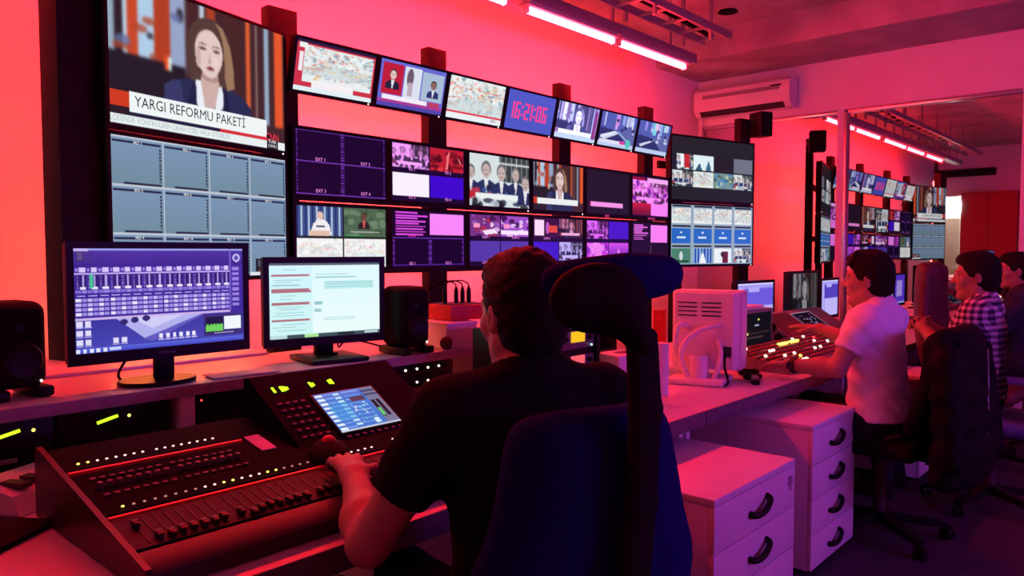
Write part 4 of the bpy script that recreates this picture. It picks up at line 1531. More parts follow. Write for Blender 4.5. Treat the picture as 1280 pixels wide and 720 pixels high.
MB().sph((.185, -.004, .244), .0045, 8).build('indicator', emit('led_cyan', (.4, 1, .9), 2), t)
t = thing('tissue_box', 'white upright box on the desk just right of the equipment rack', 'box', (2.52, 1.69, .742), R(-8))
MB().b2((-.085, -.07, 0), (.085, .07, .205), .006).build('body', M_WHITEP, t)
MB().lathe([(.045, 0), (.05, .002), (.045, .004)], n=20).build('opening', M_DGREY, t, (.02, 0, .204)).scale = (1, .6, 1)
t = thing('paper_roll', 'white upright paper roll standing on the desk edge', 'paper roll', (2.80, 1.67, .742))
MB().lathe([(.022, 0), (.032, 0), (.032, .22), (.022, .22)], n=24).build('paper', M_PAPER, t)
MB().lathe([(.018, .001), (.022, .001), (.022, .219), (.018, .219)], n=20).build('core', mat('card_core', (.3, .2, .12), .8), t)
t = thing('binder', 'red upright binder behind the white paper roll', 'binder', (3.36, 2.02, .742), R(-57))
MB().b2((-.03, -.12, 0), (-.027, .12, .32)).b2((.027, -.12, 0), (.03, .12, .32)).b2((-.03, -.123, 0), (.03, -.12, .32)).build('cover', M_REDP, t)
MB().b2((-.026, -.115, .004), (.026, .11, .30)).build('pages', M_PAPER, t)
t = thing('document_tray', 'dark letter tray at the back of the desk under the screens', 'letter tray', (3.12, 2.35, .742))
MB().b2((-.17, -.12, .0), (.17, .12, .006)).b2((-.17, .114, 0), (.17, .12, .22)).b2((-.17, -.12, 0), (-.164, .12, .22)).b2((.164, -.12, 0), (.17, .12, .22)).build('frame', M_DGREY, t)
for k in range(2):
    MB().b2((-.164, -.12, .1 + k * .1), (.164, .114, .106 + k * .1)).build('shelf', M_DGREY, t)
o = MB().b2((-.14, -.10, 0), (.14, .10, .035)).build('paper_stack', M_PAPER, None, (3.12, 2.34, .75))
tag(o, 'stack of white paper in the bottom of the dark letter tray', 'paper')

# ------------------------------------------------------------------ white monitor seen from behind
t = thing('old_monitor', 'bulky white monitor seen from behind with a curved tube stand', 'monitor', (3.21, 1.69, .742), R(-75))
MB().prism([(-.155, .06), (.155, .06), (.135, 0), (-.135, 0)], 'z', .06, .415).build('rear_shell', M_WHITEP, t)
MB().b2((-.165, .06, .05), (.165, .20, .425), .012).build('front_shell', M_WHITEP, t)
MB().b2((-.15, .2, .07), (.15, .203, .41)).build('screen', M_BLACK, t)
vent = MB().b2((-.045, -.002, -.003), (.045, .003, .003)).mesh('vent_slot', M_DGREY)
for k in range(4):
    for s in (-1, 1):
        place('vent_slot', vent, t, (s * .056 - .02, -.0006, .37 - k * .02))
MB().tube([(-.07, -.004, .25), (-.10, -.035, .27), (-.115, -.06, .22), (-.11, -.075, .14), (-.07, -.085, .06), (-.03, -.085, .02)], .012, 10).build('stand_tube', M_WHITEP, t)
MB().tube([(.08, -.004, .27), (.0, -.05, .25), (-.06, -.075, .2), (-.085, -.085, .13), (-.06, -.09, .05), (-.04, -.09, .02)], .012, 10).build('stand_tube', M_WHITEP, t)
MB().tube([(.07, -.004, .2), (.09, -.04, .14), (.08, -.06, .07), (.06, -.07, .02)], .011, 10).build('stand_tube', M_WHITEP, t)
MB().cyl((-.01, -.055, .02), (-.01, -.05, .13), .05, .042, 20).build('stand_column', M_WHITEP, t)
MB().b2((-.14, -.14, 0), (.12, .10, .028), .012).build('stand_base', M_WHITEP, t)
MB().b2((.07, -.006, .12), (.13, .0, .17), .002).build('port_recess', M_DGREY, t)
MB().tube([(.10, -.004, .14), (.11, -.05, .08), (.13, -.07, .012), (.10, -.12, .008)], .006).build('cable', M_BLACKM, t)

for k, (c, r_, w_) in enumerate((((3.43, 1.545), .05, 'coiled black cable on the desk in front of the white monitor'), ((3.55, 1.62), .06, 'second loop of black cable beside the vision mixer'))):
    pts = [(c[0] + r_ * (1 + .15 * math.sin(a * 2.3)) * math.cos(a), c[1] + r_ * .7 * math.sin(a), .748 + .004 * a / math.tau) for a in np.linspace(0, math.tau * 3, 40)]
    o = MB().tube(pts, .006, 6).build('cable_coil', M_BLACKM)
    tag(o, w_, 'cable')
t = thing('telephone_handset', 'black handset lying on the desk beside the cable coil', 'handset', (3.36, 1.50, .742), R(25))
MB().b2((-.09, -.02, .0), (.09, .02, .022), .008).build('body', M_BLACK, t)
MB().b2((-.05, -.012, .022), (.03, .012, .024), .001).build('display', M_GREY, t)

# ------------------------------------------------------------------ vision mixer and its screens
vm = thing('vision_mixer', 'wide vision mixer panel with white and yellow lit buttons', 'vision mixer', (4.30, 1.70, .742))
MB().prism([(-.24, 0), (-.24, .035), (.14, .075), (.14, 0)], 'x', -.62, .75).build('body', M_GREY, vm)
MB().prism([(-.225, .0375), (-.225, .041), (.13, .0785), (.13, .0745)], 'x', -.60, .74).build('button_panel', mat('mixer_red_face', (.24, .06, .08), .4), vm)
lb = {k: MB().lathe([(0, 0), (.0085, 0), (.0085, .007), (.006, .01), (0, .01)], n=12).mesh('lit_button', m) for k, m in (('w', M_LED_W), ('y', M_LED_Y), ('b', M_LED_B), ('r', M_LED_R))}
db = MB().b2((-.011, -.008, 0), (.011, .008, .008), .002).mesh('button', MATS['dark_button'])
RB = random.Random(3)
for j in range(7):
    for i in range(30):
        x, y = -.58 + i * .043, -.205 + j * .05
        z = .041 + (y + .225) * .1055
        q = RB.random()
        if q < .13:
            k = 'w' if q < .09 else ('y' if q < .105 else ('b' if q < .12 else 'r'))
            place('lit_button', lb[k], vm, (x, y, z), (R(6), 0, 0))
        else:
            place('button', db, vm, (x, y, z), (R(6), 0, 0))
for j in range(6):
    MB().b2((-.59, -.182 + j * .05, .043 + (j * .05 + .043) * .1055), (.73, -.178 + j * .05, .047 + (j * .05 + .043) * .1055)).build('accent_strip', MATS['red_accent_strip'], vm)
for x in (-.1, .06):
    MB().b2((x, .03, .072), (x + .12, .05, .086), .003).build('lit_label', M_LED_Y, vm)
t = thing('control_panel', 'upright control panel with a dark display left of the vision mixer', 'control panel', (4.42, 1.97, .742))
MB().b2((-.26, 0, .0), (.24, .16, .255), .006).build('case', M_GREY, t)
im = Img(70, 40, (14, 14, 24))
im.rect(.05, .62, .95, .66, (70, 50, 56)).rect(.05, .75, .75, .79, (70, 50, 56)).rect(.08, .55, .13, .62, (90, 110, 230)).rect(.2, .6, .25, .68, (220, 220, 120)).rect(.08, .72, .13, .8, (200, 210, 120)).rect(.55, .2, .6, .25, (220, 230, 120)).rect(.45, .38, .58, .43, (150, 160, 190))
add_screen('screen', im, .43, .19, t, (-.01, -.003, .14))
o = MB().b2((-.13, -.07, 0), (.13, .07, .012)).b2((-.12, -.06, .012), (.14, .075, .02)).build('paper_pile', M_PAPER, None, (4.42, 2.05, .998))
tag(o, 'loose paper pile on top of the control panel', 'paper')
t = thing('side_panel_console', 'sloping grey console module with a dark touch screen behind the vision mixer', 'console module', (5.15, 1.98, .742))
MB().prism([(-.13, 0), (-.13, .04), (.10, .19), (.16, .19), (.16, 0)], 'x', -.42, .62).build('body', M_GREY, t)
a = math.atan2(.15, .23)
MB().b2((-.40, -.13, -.002), (-.02, .13, .002)).build('dark_panel', mat('maroon_panel', (.10, .03, .04), .35), t, (0, -.015, .118), (a, 0, 0))
im = Img(60, 44, (16, 10, 24))
im.specks(40, [(120, 110, 190), (210, 210, 240), (60, 40, 90)], .1, .1, .9, .9, (.01, .03))
im.rect(.0, .0, 1, .05, (150, 130, 160)).rect(0, .95, 1, 1, (150, 130, 160)).rect(0, 0, .04, 1, (150, 130, 160)).rect(.96, 0, 1, 1, (150, 130, 160))
add_screen('screen', im, .34, .22, t, (.17, -.0165, .1205), (a - R(90), 0, 0))
for k, z in enumerate((.12, .06)):
    MB().cyl((-.42, .02 + (0 if k == 0 else -.04), z), (-.425, .02 + (0 if k == 0 else -.04), z), .026, n=18).build('cable_hole', M_BLACK, t)


def f_app(c=(110, 90, 220)):
    im = Img(60, 40, (160, 150, 240))
    im.rect(.0, .0, 1, .06, (210, 205, 250)).rect(.18, .12, 1, .5, c).rect(.2, .52, 1, .98, (190, 180, 246)).rect(0, .1, .15, 1, (180, 172, 244)).rect(.3, .1, .6, .2, (180, 170, 245))
    return im


def f_app2():
    im = Img(60, 40, (96, 60, 220))
    im.rect(.25, .2, .8, .75, (176, 150, 246)).rect(0, .92, 1, 1, (160, 170, 240)).specks(8, [(200, 180, 250)], .3, .25, .75, .7, (.03, .08))
    return im


def f_vid():
    im = pic_anchor(70, 60).tint((120, 120, 130), .8)
    im.rect(.28, .78, .85, .88, (225, 228, 232)).rect(0, .0, .12, 1, (16, 14, 18)).rect(.95, 0, 1, 1, (16, 14, 18)).rect(0, .9, 1, 1, (14, 12, 16))
    return im


for x, y, w_, h_, z, im, rz, lab in ((5.05, 2.30, .54, .36, .05, f_app(), -4, 'black monitor left of the taller video monitor, showing a lilac window'),
                                     (5.62, 2.18, .60, .40, .07, f_vid(), 0, 'taller black monitor with a dim presenter picture behind the vision mixer'),
                                     (6.08, 2.30, .40, .34, .05, f_app2(), 0, 'black monitor with a violet window right of the video monitor'),
                                     (6.50, 2.30, .42, .34, .05, f_app((84, 66, 190)), 0, 'black monitor nearest the mirror partition, showing a violet window')):
    t, sc = monitor('computer_monitor', lab, w_, h_, im, (x, y, .742), R(rz), 0, .045, .02, .025, 'monitors on the far desk', screen_z=z)
    MB().b2((-.03, -.01, .01), (.03, .02, z + .15), .004).build('stand_neck', M_BLACK, t)
    MB().b2((-.11, -.09, 0), (.11, .09, .014), .005).build('stand_base', M_BLACK, t)


# ------------------------------------------------------------------ drawer cabinets
def drawers(label, x0, x1, y0, y1, h, n=4, sticker=False):
    t = thing('drawer_cabinet', label, 'drawer cabinet', ((x0 + x1) / 2, y0, 0), group='white drawer cabinets under the desk')
    hx, d = (x1 - x0) / 2, y1 - y0
    MB().b2((-hx, .018, .03), (hx, d, h - .022), .002).build('carcass', M_WHITE, t)
    MB().b2((-hx - .002, .0, h - .022), (hx + .002, d, h), .002).build('top_board', M_WHITE, t)
    MB().b2((-hx + .03, .05, 0), (hx - .03, d - .05, .03)).build('plinth', M_BLACKM, t)
    dh = (h - .022 - .032) / n
    for k in range(n):
        z = .032 + k * dh
        f = MB().b2((-hx, 0, z + .0015), (hx, .018, z + dh - .0015), .0015).build('drawer_front', M_WHITE, t)
        pts = [(-.062, 0, z + dh * .5 - .008), (-.058, -.012, z + dh * .5 - .012), (-.03, -.02, z + dh * .5 - .014), (0, -.023, z + dh * .5 - .008), (.03, -.022, z + dh * .5 + .002), (.056, -.016, z + dh * .5 + .016), (.062, 0, z + dh * .5 + .022)]
        MB().tube(pts, .0105, 10).build('handle', M_BLACK, f)
    if sticker:
        s = MB().b2((hx - .06, -.0012, h - .085), (hx - .022, 0, h - .052)).b2((hx - .045, -.0012, h - .105), (hx - .03, 0, h - .088)).build('sticker', M_GREY, t)
        MB().cyl((-hx - .001, .14, h - .075), (-hx - .004, .14, h - .075), .008, n=12).build('side_plug', M_DGREY, t)
    return t


drawers('nearest white drawer cabinet with a grey sticker on its front', 1.99, 2.586, 1.005, 1.60, .63, 4, True)
drawers('middle white drawer cabinet standing beside the man in the white shirt', 3.08, 3.60, 1.125, 1.72, .64, 4)
drawers('farthest white drawer cabinet between the white shirted and plaid shirted men', 4.80, 5.20, 1.14, 1.70, .63, 4)


# ================================================================== CHAIRS
def star_base(t, m=M_BLACK, r=.30):
    MB().cyl((0, 0, .09), (0, 0, .40), .028, .022, 16).build('gas_column', M_DGREY, t)
    arm = MB().prism([(0, .075), (0, .125), (r - .02, .085), (r, .075), (r, .06)], 'y', -.02, .02).mesh('base_arm', m)
    wheel = MB().cyl((-.022, 0, .028), (-.004, 0, .028), .028, n=16).cyl((.004, 0, .028), (.022, 0, .028), .028, n=16).cyl((0, 0, .03), (0, 0, .07), .008, n=8).mesh('caster', m)
    for k in range(5):
        a = k * math.tau / 5 + .3
        place('base_arm', arm, t, (0, 0, 0), (0, 0, a))
        place('caster', wheel, t, (math.cos(a) * r, math.sin(a) * r, 0), (0, 0, a + .6))
    MB().b2((-.1, -.12, .39), (.1, .12, .42), .008).build('seat_mechanism', M_BLACK, t)


def back_shell(w, z0, z1, y0, lean, th, curve, taper_top=.75, h=.009):
    """curved upholstered back: returns a Field in chair space (faces +y)"""
    F = Field((-w / 2 - .05, y0 - .22, z0 - .05), (w / 2 + .05, y0 + .16, z1 + .05), h)
    n = int((z1 - z0) / .04) + 2
    for k in range(n):
        tt = k / (n - 1)
        z = z0 + (z1 - z0) * tt
        ww = w / 2 * (1 - (1 - taper_top) * max(0, tt - .5) / .5) * (.86 + .14 * math.sin(math.pi * min(1, tt * 1.6)))
        y = y0 - lean * tt - .03 * math.sin(tt * math.pi)
        for s in range(-4, 4):
            a, b = s / 4., (s + 1) / 4.
            F.cone((a * ww, y + curve * a * a, z), (b * ww, y + curve * b * b, z), th, th, .05)
    return F


# operator's blue chair with headrest
ch = thing('office_chair', 'blue office chair with a black spine and headrest, occupied by the near operator', 'chair', (1.130, .990, 0), R(-20.5))
star_base(ch)
F = Field((-.28, -.28, .38), (.28, .30, .54), .009)
F.box((0, .01, .462), (.48, .48, .085), .04)
F.build('seat', M_BLUE, ch)
back_shell(.40, .60, 1.045, -.225, .065, .024, .05, .72).build('backrest', M_BLUE, ch)
F = Field((-.08, -.46, .36), (.11, -.08, 1.27), .006)
SP = [(0, -.15, .41), (0, -.27, .43), (0, -.335, .55), (0, -.362, .75), (.012, -.372, .95), (.022, -.368, 1.10), (.026, -.352, 1.215)]
for a_, b_ in zip(SP[:-1], SP[1:]):
    for s_ in (-.016, 0, .016):
        F.cone((a_[0] + s_, a_[1], a_[2]), (b_[0] + s_, b_[1], b_[2]), .014, .013, .012)
F.build('spine', M_BLACKM, ch)
hr = Field((-.20, -.46, 1.12), (.22, -.18, 1.42), .006)
for k in range(-5, 5):
    a, b = k / 5., (k + 1) / 5.
    hr.cone((a * .118 + .026, -.315 + .04 * a * a, 1.308 + .004 * a), (b * .118 + .026, -.315 + .04 * b * b, 1.308 + .004 * b), .030 - .008 * abs(a), .030 - .008 * abs(b), .03)
hr.build('headrest', M_BLUE, ch)
hs = Field((-.20, -.46, 1.12), (.22, -.18, 1.42), .006)
hs.ell((-.052, -.345, 1.278), (.088, .034, .056), .02).cone((-.02, -.355, 1.265), (.026, -.355, 1.20), .034, .022, .03)
hs.build('headrest_shell', M_BLACKM, ch)


def plain_chair(label, loc, rz, cm, back=(.46, .56, 1.0), arms=True, group=None):
    t = thing('office_chair', label, 'chair', loc, rz, group)
    star_base(t)
    F = Field((-.28, -.28, .38), (.28, .30, .54), .012)
    F.box((0, .01, .462), (.48, .47, .085), .04)
    F.build('seat', cm, t)
    back_shell(back[0], back[1], back[2], -.24, .07, .026, .05, .85, .012).build('backrest', cm, t)
    MB().tube([(0, -.12, .41), (0, -.27, .43), (0, -.31, .55), (0, -.325, .75)], .024, 8).build('back_bracket', M_BLACK, t)
    if arms:
        for s in (-1, 1):
            MB().tube([(s * .2, .0, .42), (s * .28, .0, .44), (s * .29, .0, .62)], .014, 8).build('arm_post', M_BLACK, t)
            MB().b2((s * .29 - .03, -.12, .62), (s * .29 + .03, .13, .645), .01).build('arm_pad', M_BLACK, t)
    return t


plain_chair('black office chair under the man in the white shirt', (3.80, 1.07, 0), R(-4), M_BLACKM, (.46, .56, .95), False)
plain_chair('blue office chair under the man in the plaid shirt', (4.62, .76, 0), R(2), M_CHAIRB, (.46, .5, 1.02), False)
plain_chair('dark blue office chair at the right edge beside the mirror partition', (6.22, .76, 0), R(0), M_CHAIRB, (.46, .5, .98), False)
plain_chair('empty high backed maroon chair beyond the man in the white shirt', (5.50, .99, 0), R(176), M_MAROON, (.44, .56, 1.24), False)

# jacket hung over the black chair
t = thing('jacket', 'black jacket hung over the back of the black office chair', 'jacket', (3.80, 1.07, 0), R(-4))
F = Field((-.34, -.50, .28), (.34, -.12, 1.02), .010)
for k in range(-5, 5):
    a, b = k / 5., (k + 1) / 5.
    for z, wd, y, th in ((.955, .20, -.325, .045), (.86, .24, -.345, .05), (.74, .255, -.36, .05), (.62, .26, -.37, .052), (.50, .265, -.375, .055), (.40, .265, -.37, .05)):
        F.cone((a * wd, y + .03 * a * a, z), (b * wd, y + .03 * b * b, z), th, th, .06)
F.cone((.24, -.34, .9), (.275, -.40, .46), .05, .045, .03).cone((-.24, -.34, .9), (-.275, -.38, .48), .05, .045, .03)
F.wobble(.0022, 30, 1.)
F.box((0, -.17, .66), (.9, .14, .62), .02, .01, 'sub')
F.build('cloth', M_JACKET, t)
for s in (-1, 1):
    MB().tube([(s * .05, -.30, .985), (s * .12, -.34, 1.0), (s * .19, -.36, .96)], .018, 8).build('collar', M_JACKET, t)
MB().tube([(.02, -.425, .93), (.03, -.43, .75), (.02, -.435, .55), (.03, -.43, .40)], .004, 6).build('zip', M_STEEL, t)


# ================================================================== PEOPLE
def rotm(e):
    return np.array(Euler(e, 'XYZ').to_matrix(), np.float32)


def unit(v):
    v = np.array(v, float)
    return v / (np.linalg.norm(v) + 1e-9)


def hand(F, wrist, direc, up, side, curl=(25, 35, 25), spread=.10, k=.006):
    """palm with four jointed fingers and a thumb; side = +1 puts the thumb on the +lateral side"""
    w, d, n = np.array(wrist, float), unit(direc), unit(up)
    lat = unit(np.cross(d, n)) * side
    n = unit(np.cross(lat, d)) * side if np.dot(np.cross(lat, d) * side, n) > 0 else -unit(np.cross(lat, d)) * side
    for s, r in ((-.024, .0135), (-.008, .0145), (.008, .0145), (.024, .0135)):
        F.cone(w + d * .012 + lat * s * .6, w + d * .085 + lat * s * 1.12, r + .001, r - .0015, .014)
    lens = {-.030: (.026, .018, .015), -.010: (.038, .024, .018), .010: (.042, .027, .019), .029: (.036, .023, .018)}
    for s, L in lens.items():
        p = w + d * (.088 if abs(s) < .02 else .082) + lat * s
        dd = unit(d + lat * s / .03 * spread)
        ang = 0.
        r = .0088
        for q in range(3):
            ang += R(curl[q])
            v = unit(dd * math.cos(ang) - n * math.sin(ang))
            p2 = p + v * L[q]
            F.cone(p, p2, r, r - .0008, k)
            p, r = p2, r - .0009
    p = w + d * .022 + lat * .026
    v = unit(d * .62 + lat * .75 - n * .2)
    p2 = p + v * .042
    F.cone(p, p2, .0125, .0105, .012)
    v = unit(d * .9 + lat * .25 - n * .35)
    F.cone(p2, p2 + v * .030, .0100, .0085, k)
    F.cone(p2 + v * .030, p2 + v * .052, .0085, .0075, k)


def person(label, loc, rz, arms, head_rot=(0, 0, 0), lean=0., shirt=M_BSHIRT, skin=M_SKIN, h=.006, build=1., sleeve=.58, wob=.0025, hairlen=0., stubble=False, hair_top=.0, leg_x=0.):
    """seated figure, faces local +y. arms = {'L': (elbow, wrist, hand_dir, hand_up, curl), 'R': ...} in local space"""
    t = thing('person', label, 'person', loc, rz)
    b = build
    hip, waist, chest = (0, 0, .57), (0, .005 + lean * .3, .72), (0, .01 + lean * .75, .915)
    neck0, neck1 = (0, -.012 + lean, 1.055), (0, .012 + lean * 1.15, 1.15)
    HC = np.array((0, .028 + lean * 1.25, 1.225))
    Hm = rotm(head_rot)

    def hp(x, y, z):
        return HC + Hm @ np.array((x, y, z))
    sh = {'L': (-.178 * b, -.005 + lean * .95, 1.03), 'R': (.178 * b, -.005 + lean * .95, 1.03)}

    def torso(F, g):
        F.ell(hip, (.172 * b + g, .125 + g, .13 + g), .05)
        F.ell(waist, (.15 * b + g, .112 * b + g, .15 + g), .08)
        F.ell(chest, (.165 * b + g, .115 * b + g, .16 + g), .08)
        F.cone(np.array(sh['L']) * (.82, 1, 1), np.array(sh['R']) * (.82, 1, 1), .062 + g, .062 + g, .06)
        F.cone((-.085, -.02 + lean, 1.065), (0, -.012 + lean, 1.10), .035 + g, .045 + g, .05)
        F.cone((.085, -.02 + lean, 1.065), (0, -.012 + lean, 1.10), .035 + g, .045 + g, .05)

    lo, hi = np.array((-.5, -.3, .0)), np.array((.5, .75, 1.40))
    pts = [a[i] for a in arms.values() for i in (0, 1)] + [np.array(a[1]) + unit(a[2]) * .2 for a in arms.values()]
    lo = np.minimum(lo, np.min(pts, axis=0) - .08)
    hi = np.maximum(hi, np.max(pts, axis=0) + .08)
    lo[2] = .40
    F = Field(lo, hi, h)
    torso(F, 0)
    F.cone(neck0, neck1, .060, .054, .03)
    # head
    F.ell(hp(0, -.012, .030), (.074, .092, .088), .03, rot=head_rot)
    F.ell(hp(0, .024, -.030), (.060, .068, .088), .03, rot=head_rot)
    for s in (-1, 1):
        F.cone(hp(s * .046, .0, -.066), hp(s * .012, .064, -.105), .021, .019, .025)
        F.ell(hp(s * .037, .056, -.026), (.026, .024, .026), .02, rot=head_rot)
        F.ell(hp(s * .033, .099, .006), (.016, .014, .009), .012, 'sub', rot=head_rot)
        F.ell(hp(s * .032, .073, .005), (.0145, .0145, .0125), .006, rot=head_rot)
        F.ell(hp(s * .0775, -.014, -.012), (.009, .019, .031), .008, rot=tuple(np.array(head_rot) + np.array((0, 0, -s * .3))))
        F.ell(hp(s * .086, -.010, -.008), (.006, .010, .018), .006, 'sub', rot=head_rot)
        F.ell(hp(s * .0115, .094, -.031), (.009, .010, .0075), .008, rot=head_rot)
    F.ell(hp(0, .077, .024), (.050, .015, .011), .02, rot=head_rot)
    F.cone(hp(0, .086, .014), hp(0, .108, -.026), .0075, .0115, .012)
    F.ell(hp(0, .085, -.060), (.024, .0125, .0065), .008, rot=head_rot)
    F.ell(hp(0, .083, -.0725), (.021, .0125, .0068), .006, rot=head_rot)
    F.ell(hp(0, .073, -.106), (.022, .017, .017), .02, rot=head_rot)
    for key, (el, wr, hd, hu, curl) in arms.items():
        s0 = np.array(sh[key])
        F.cone(s0, s0 + (np.array(el) - s0) * .5, .055 * b, .048 * b, .05)
        F.cone(s0 + (np.array(el) - s0) * .5, el, .047 * b, .041, .02)
        m_ = np.array(el) * .68 + np.array(wr) * .32
        F.cone(el, m_, .041, .043, .02).cone(m_, wr, .043, .027, .03)
        F.ell(np.array(wr), (.03, .03, .024), .02)
        hand(F, wr, hd, hu, 1 if key == 'L' else -1, curl)
    F.build('body', skin, t)
    # eyes
    for s in (-1, 1):
        e = MB().sph((0, 0, 0), .0125, 12).build('eye', M_EYE, t, hp(s * .032, .0765, .005))
        MB().sph((0, .0085, 0), .006, 10).build('iris', M_BLACK, e)
        MB().tube([hp(s * .014, .0905, .024), hp(s * .03, .0885, .029), hp(s * .05, .0755, .023)], [.0028, .0034, .0018], 6).build('eyebrow', M_HAIR, t)
    # hair
    G = Field(HC - .16, HC + .16, .005)
    G.ell(hp(0, -.017, .034), (.083, .1, .094 + hair_top), .02, rot=head_rot)
    G.ell(hp(0, -.045, -.03), (.072, .066, .075 + hairlen), .03, rot=head_rot)
    G.ell(hp(0, .045, .085 + hair_top * .6), (.055, .045, .032), .03, rot=head_rot)
    G.ell(hp(0, .092, -.045), (.12, .078, .112), .006, 'sub', rot=head_rot)
    G.box(hp(0, .045, -.075), (.22, .10, .13), .01, .006, 'sub', rot=head_rot)
    G.box(hp(0, 0, -.155 - hairlen), (.3, .3, .12), .01, .01, 'sub', rot=head_rot)
    if hair_top > .01:
        for q in range(9):
            a = -1 + q / 4.
            G.cone(hp(a * .05, .035, .105 + hair_top), hp(a * .062, .082 - .018 * a * a, .07 + .012 * (q % 3)), .016, .007, .012)
    G.wobble(.0022, 120, 2.)
    G.build('hair', M_HAIR, t)
    if stubble:
        pass
    # shirt
    g = .013
    lo2, hi2 = np.array((-.46, -.28, .50)), np.array((.46, .45, 1.16))
    hi2 = np.maximum(hi2, np.max(pts, axis=0) * .6)
    K = Field(lo2, hi2, h + .001)
    torso(K, g)
    for key, (el, wr, hd, hu, curl) in arms.items():
        s0 = np.array(sh[key])
        e = s0 + (np.array(el) - s0) * (sleeve + .12)
        K.cone(s0, e, .062 * b + .006, .058 * b, .05)
        # cut the sleeve hem square to the arm
        dn = unit(np.array(el) - s0)
        c = s0 + (np.array(el) - s0) * sleeve
        sl, (X, Y, Z) = K._win(c - .1, c + .12, .0)
        pd = (X - c[0]) * dn[0] + (Y - c[1]) * dn[1] + (Z - c[2]) * dn[2]
        rr = np.sqrt((X - c[0] - pd * dn[0]) ** 2 + (Y - c[1] - pd * dn[1]) ** 2 + (Z - c[2] - pd * dn[2]) ** 2)
        K.f[sl] = np.where((rr < .075) & (pd > 0), np.maximum(K.f[sl], pd), K.f[sl])
    K.wobble(wob, 34, float(loc[0]))
    K.cone(neck0, np.array(neck1) + (0, .03, .08), .064, .075, .008, 'sub')
    K.box((0, 0, .53), (1, 1, .10), .005, .0, 'sub')
    K.build('shirt', shirt, t)
    MB().tube([np.array((math.cos(a) * .068, -.012 + lean + math.sin(a) * .066, 1.085 + .018 * (-math.sin(a)))) for a in np.linspace(0, math.tau, 25)], .006, 6).build('collar', shirt, t)
    # trousers and shoes
    T = Field((-.36, -.22, .03), (.36, .62, .66), .009)
    T.ell(hip, (.178 * b, .13, .10), .04)
    for s in (-1, 1):
        T.cone((s * .09, .04, .555), (s * .13 + leg_x, .43, .545), .092, .070, .05)
        T.cone((s * .13 + leg_x, .43, .545), (s * .13 + leg_x, .40, .09), .066, .050, .03)
    T.build('trousers', M_TROUS, t)
    for s in (-1, 1):
        fx = s * .13 + leg_x
        Q = Field((fx - .08, .28, -.005), (fx + .08, .62, .14), .007)
        Q.cone((fx, .38, .045), (fx, .54, .035), .045, .040, .03).cone((fx, .39, .05), (fx, .39, .10), .042, .045, .02)
        Q.box((fx, .45, -.05), (.3, .5, .108), .001, .0, 'sub')
        Q.build('shoe', M_BLACKM, t)
    return t, hp


def to_local(loc, rz, p):
    v = Matrix.Rotation(-rz, 3, 'Z') @ (Vector(p) - Vector(loc))
    return np.array(v)


# near operator in black, left hand on the trackball
lo_, rz_ = (1.155, .985, 0), R(-20.5)
A = lambda *p: to_local(lo_, rz_, p)
el, wr = A(.875, 1.165, .785), A(1.005, 1.385, .845)
el2, wr2 = A(1.42, 1.10, .80), A(1.43, 1.36, .83)
person('person in a black t-shirt seated at the mixing console, seen from behind', lo_, rz_,
       {'L': (el, wr, A(1.075, 1.55, .875) - wr, (0, 0, 1), (12, 30, 25)), 'R': (el2, wr2, A(1.43, 1.5, .83) - wr2, (0, 0, 1), (18, 25, 20))},
       (R(-4), 0, R(6)), .02, M_BSHIRT, M_SKIN, .005, 1.04, .62, .0022, .0, hair_top=.008)

# man in the white t-shirt at the vision mixer
lo_, rz_ = (3.74, 1.055, 0), R(-4)
A = lambda *p: to_local(lo_, rz_, p)
el, wr = A(3.495, 1.175, .825), A(3.53, 1.41, .812)
el2, wr2 = A(4.03, 1.21, .87), A(4.08, 1.46, .94)
man, hp = person('person in a white t-shirt with a wristwatch seated at the vision mixer', lo_, rz_,
                 {'L': (el, wr, A(3.58, 1.58, .80) - wr, (0, 0, 1), (12, 18, 15)), 'R': (el2, wr2, A(4.10, 1.64, .955) - wr2, (0, 0, 1), (4, 10, 10))},
                 (R(-2), 0, R(8)), .035, M_WSHIRT, M_SKIN, .006, .98, .60, .0042, .006, hair_top=.012, leg_x=.09)
d = unit(np.array(wr) - np.array(el))
c = np.array(wr) - d * .028
q = Vector((0, 0, 1)).rotation_difference(Vector(d))
w = thing('wristwatch', 'black wristwatch on the forearm of the white shirted man', 'watch', man.matrix_basis @ Vector(c))
wm = Matrix.Rotation(rz_, 3, 'Z') @ q.to_matrix()
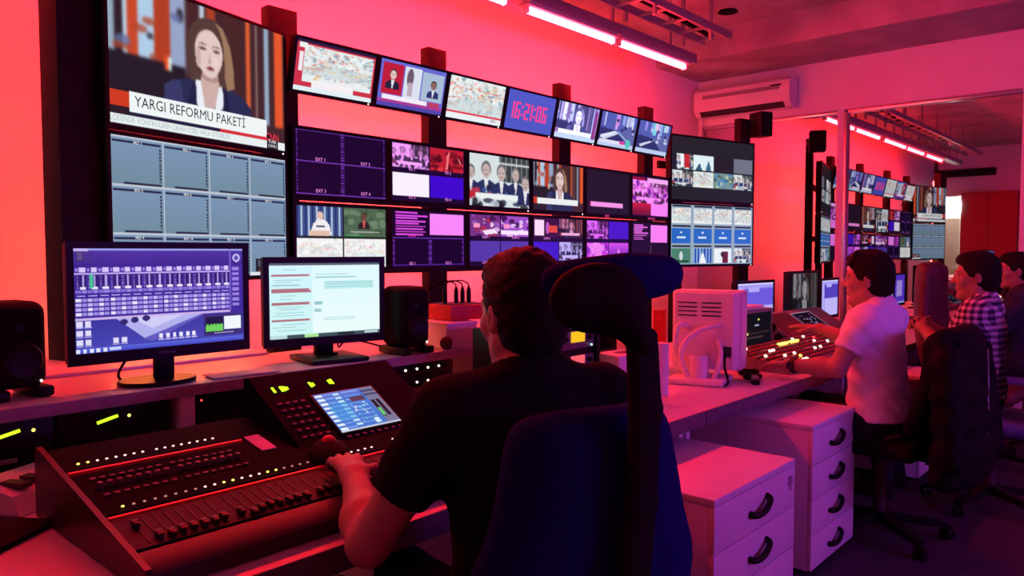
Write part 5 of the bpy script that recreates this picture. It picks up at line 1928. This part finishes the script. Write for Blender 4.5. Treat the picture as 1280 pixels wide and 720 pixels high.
w.rotation_euler = wm.to_euler()
MB().lathe([(.033, -.011), (.036, -.011), (.036, .011), (.033, .011)], n=28).build('strap', M_BLACK, w)
MB().cyl((-.034, 0, 0), (-.044, 0, 0), .018, n=22).build('watch_case', M_DGREY, w)

# man in the plaid shirt, hands together in front of his chest
lo_, rz_ = (4.60, .83, 0), R(2)
A = lambda *p: to_local(lo_, rz_, p)
el, wr = A(4.40, .93, .82), A(4.53, 1.08, .945)
el2, wr2 = A(4.80, .93, .82), A(4.66, 1.09, .945)
person('person in a plaid short sleeved shirt sitting with hands clasped', lo_, rz_,
       {'L': (el, wr, (.75, .5, .25), (-.5, .4, .7), (25, 45, 30)), 'R': (el2, wr2, (-.75, .45, .25), (.5, .4, .7), (25, 45, 30))},
       (R(-3), 0, R(6)), -.01, M_PLAID, M_SKIN2, .007, 1.05, .72, .0025, .0, hair_top=.006, leg_x=-.06)

# man in dark clothes at the right edge
lo_, rz_ = (6.22, .84, 0), R(4)
A = lambda *p: to_local(lo_, rz_, p)
el, wr = A(6.01, .98, .81), A(6.06, 1.19, .84)
el2, wr2 = A(6.43, .98, .81), A(6.40, 1.19, .84)
p3, hp3 = person('person in a dark top at the right edge behind the plaid shirted man', lo_, rz_,
                 {'L': (el, wr, (.1, 1, 0), (0, 0, 1), (15, 25, 20)), 'R': (el2, wr2, (-.1, 1, 0), (0, 0, 1), (15, 25, 20))},
                 (R(-4), 0, R(10)), .03, M_DARKTOP, M_SKIN2, .007, 1.0, .9, .0025, .0)
t = thing('headphones', 'pale headphones worn round the neck of the man at the right edge', 'headphones', (6.22, .87, 1.03))
MB().tube([(math.cos(a) * .085, math.sin(a) * .075 - .01, .045 + .02 * math.cos(a * 2)) for a in np.linspace(R(200), R(520), 18)], .007, 8).build('band', M_GREY, t)
for s in (-1, 1):
    MB().lathe([(0, -.015), (.03, -.015), (.035, 0), (.03, .015), (0, .015)], n=18).build('ear_cup', M_BLACK, t, (s * .055, .075, .03), (R(70), 0, R(s * 25)))
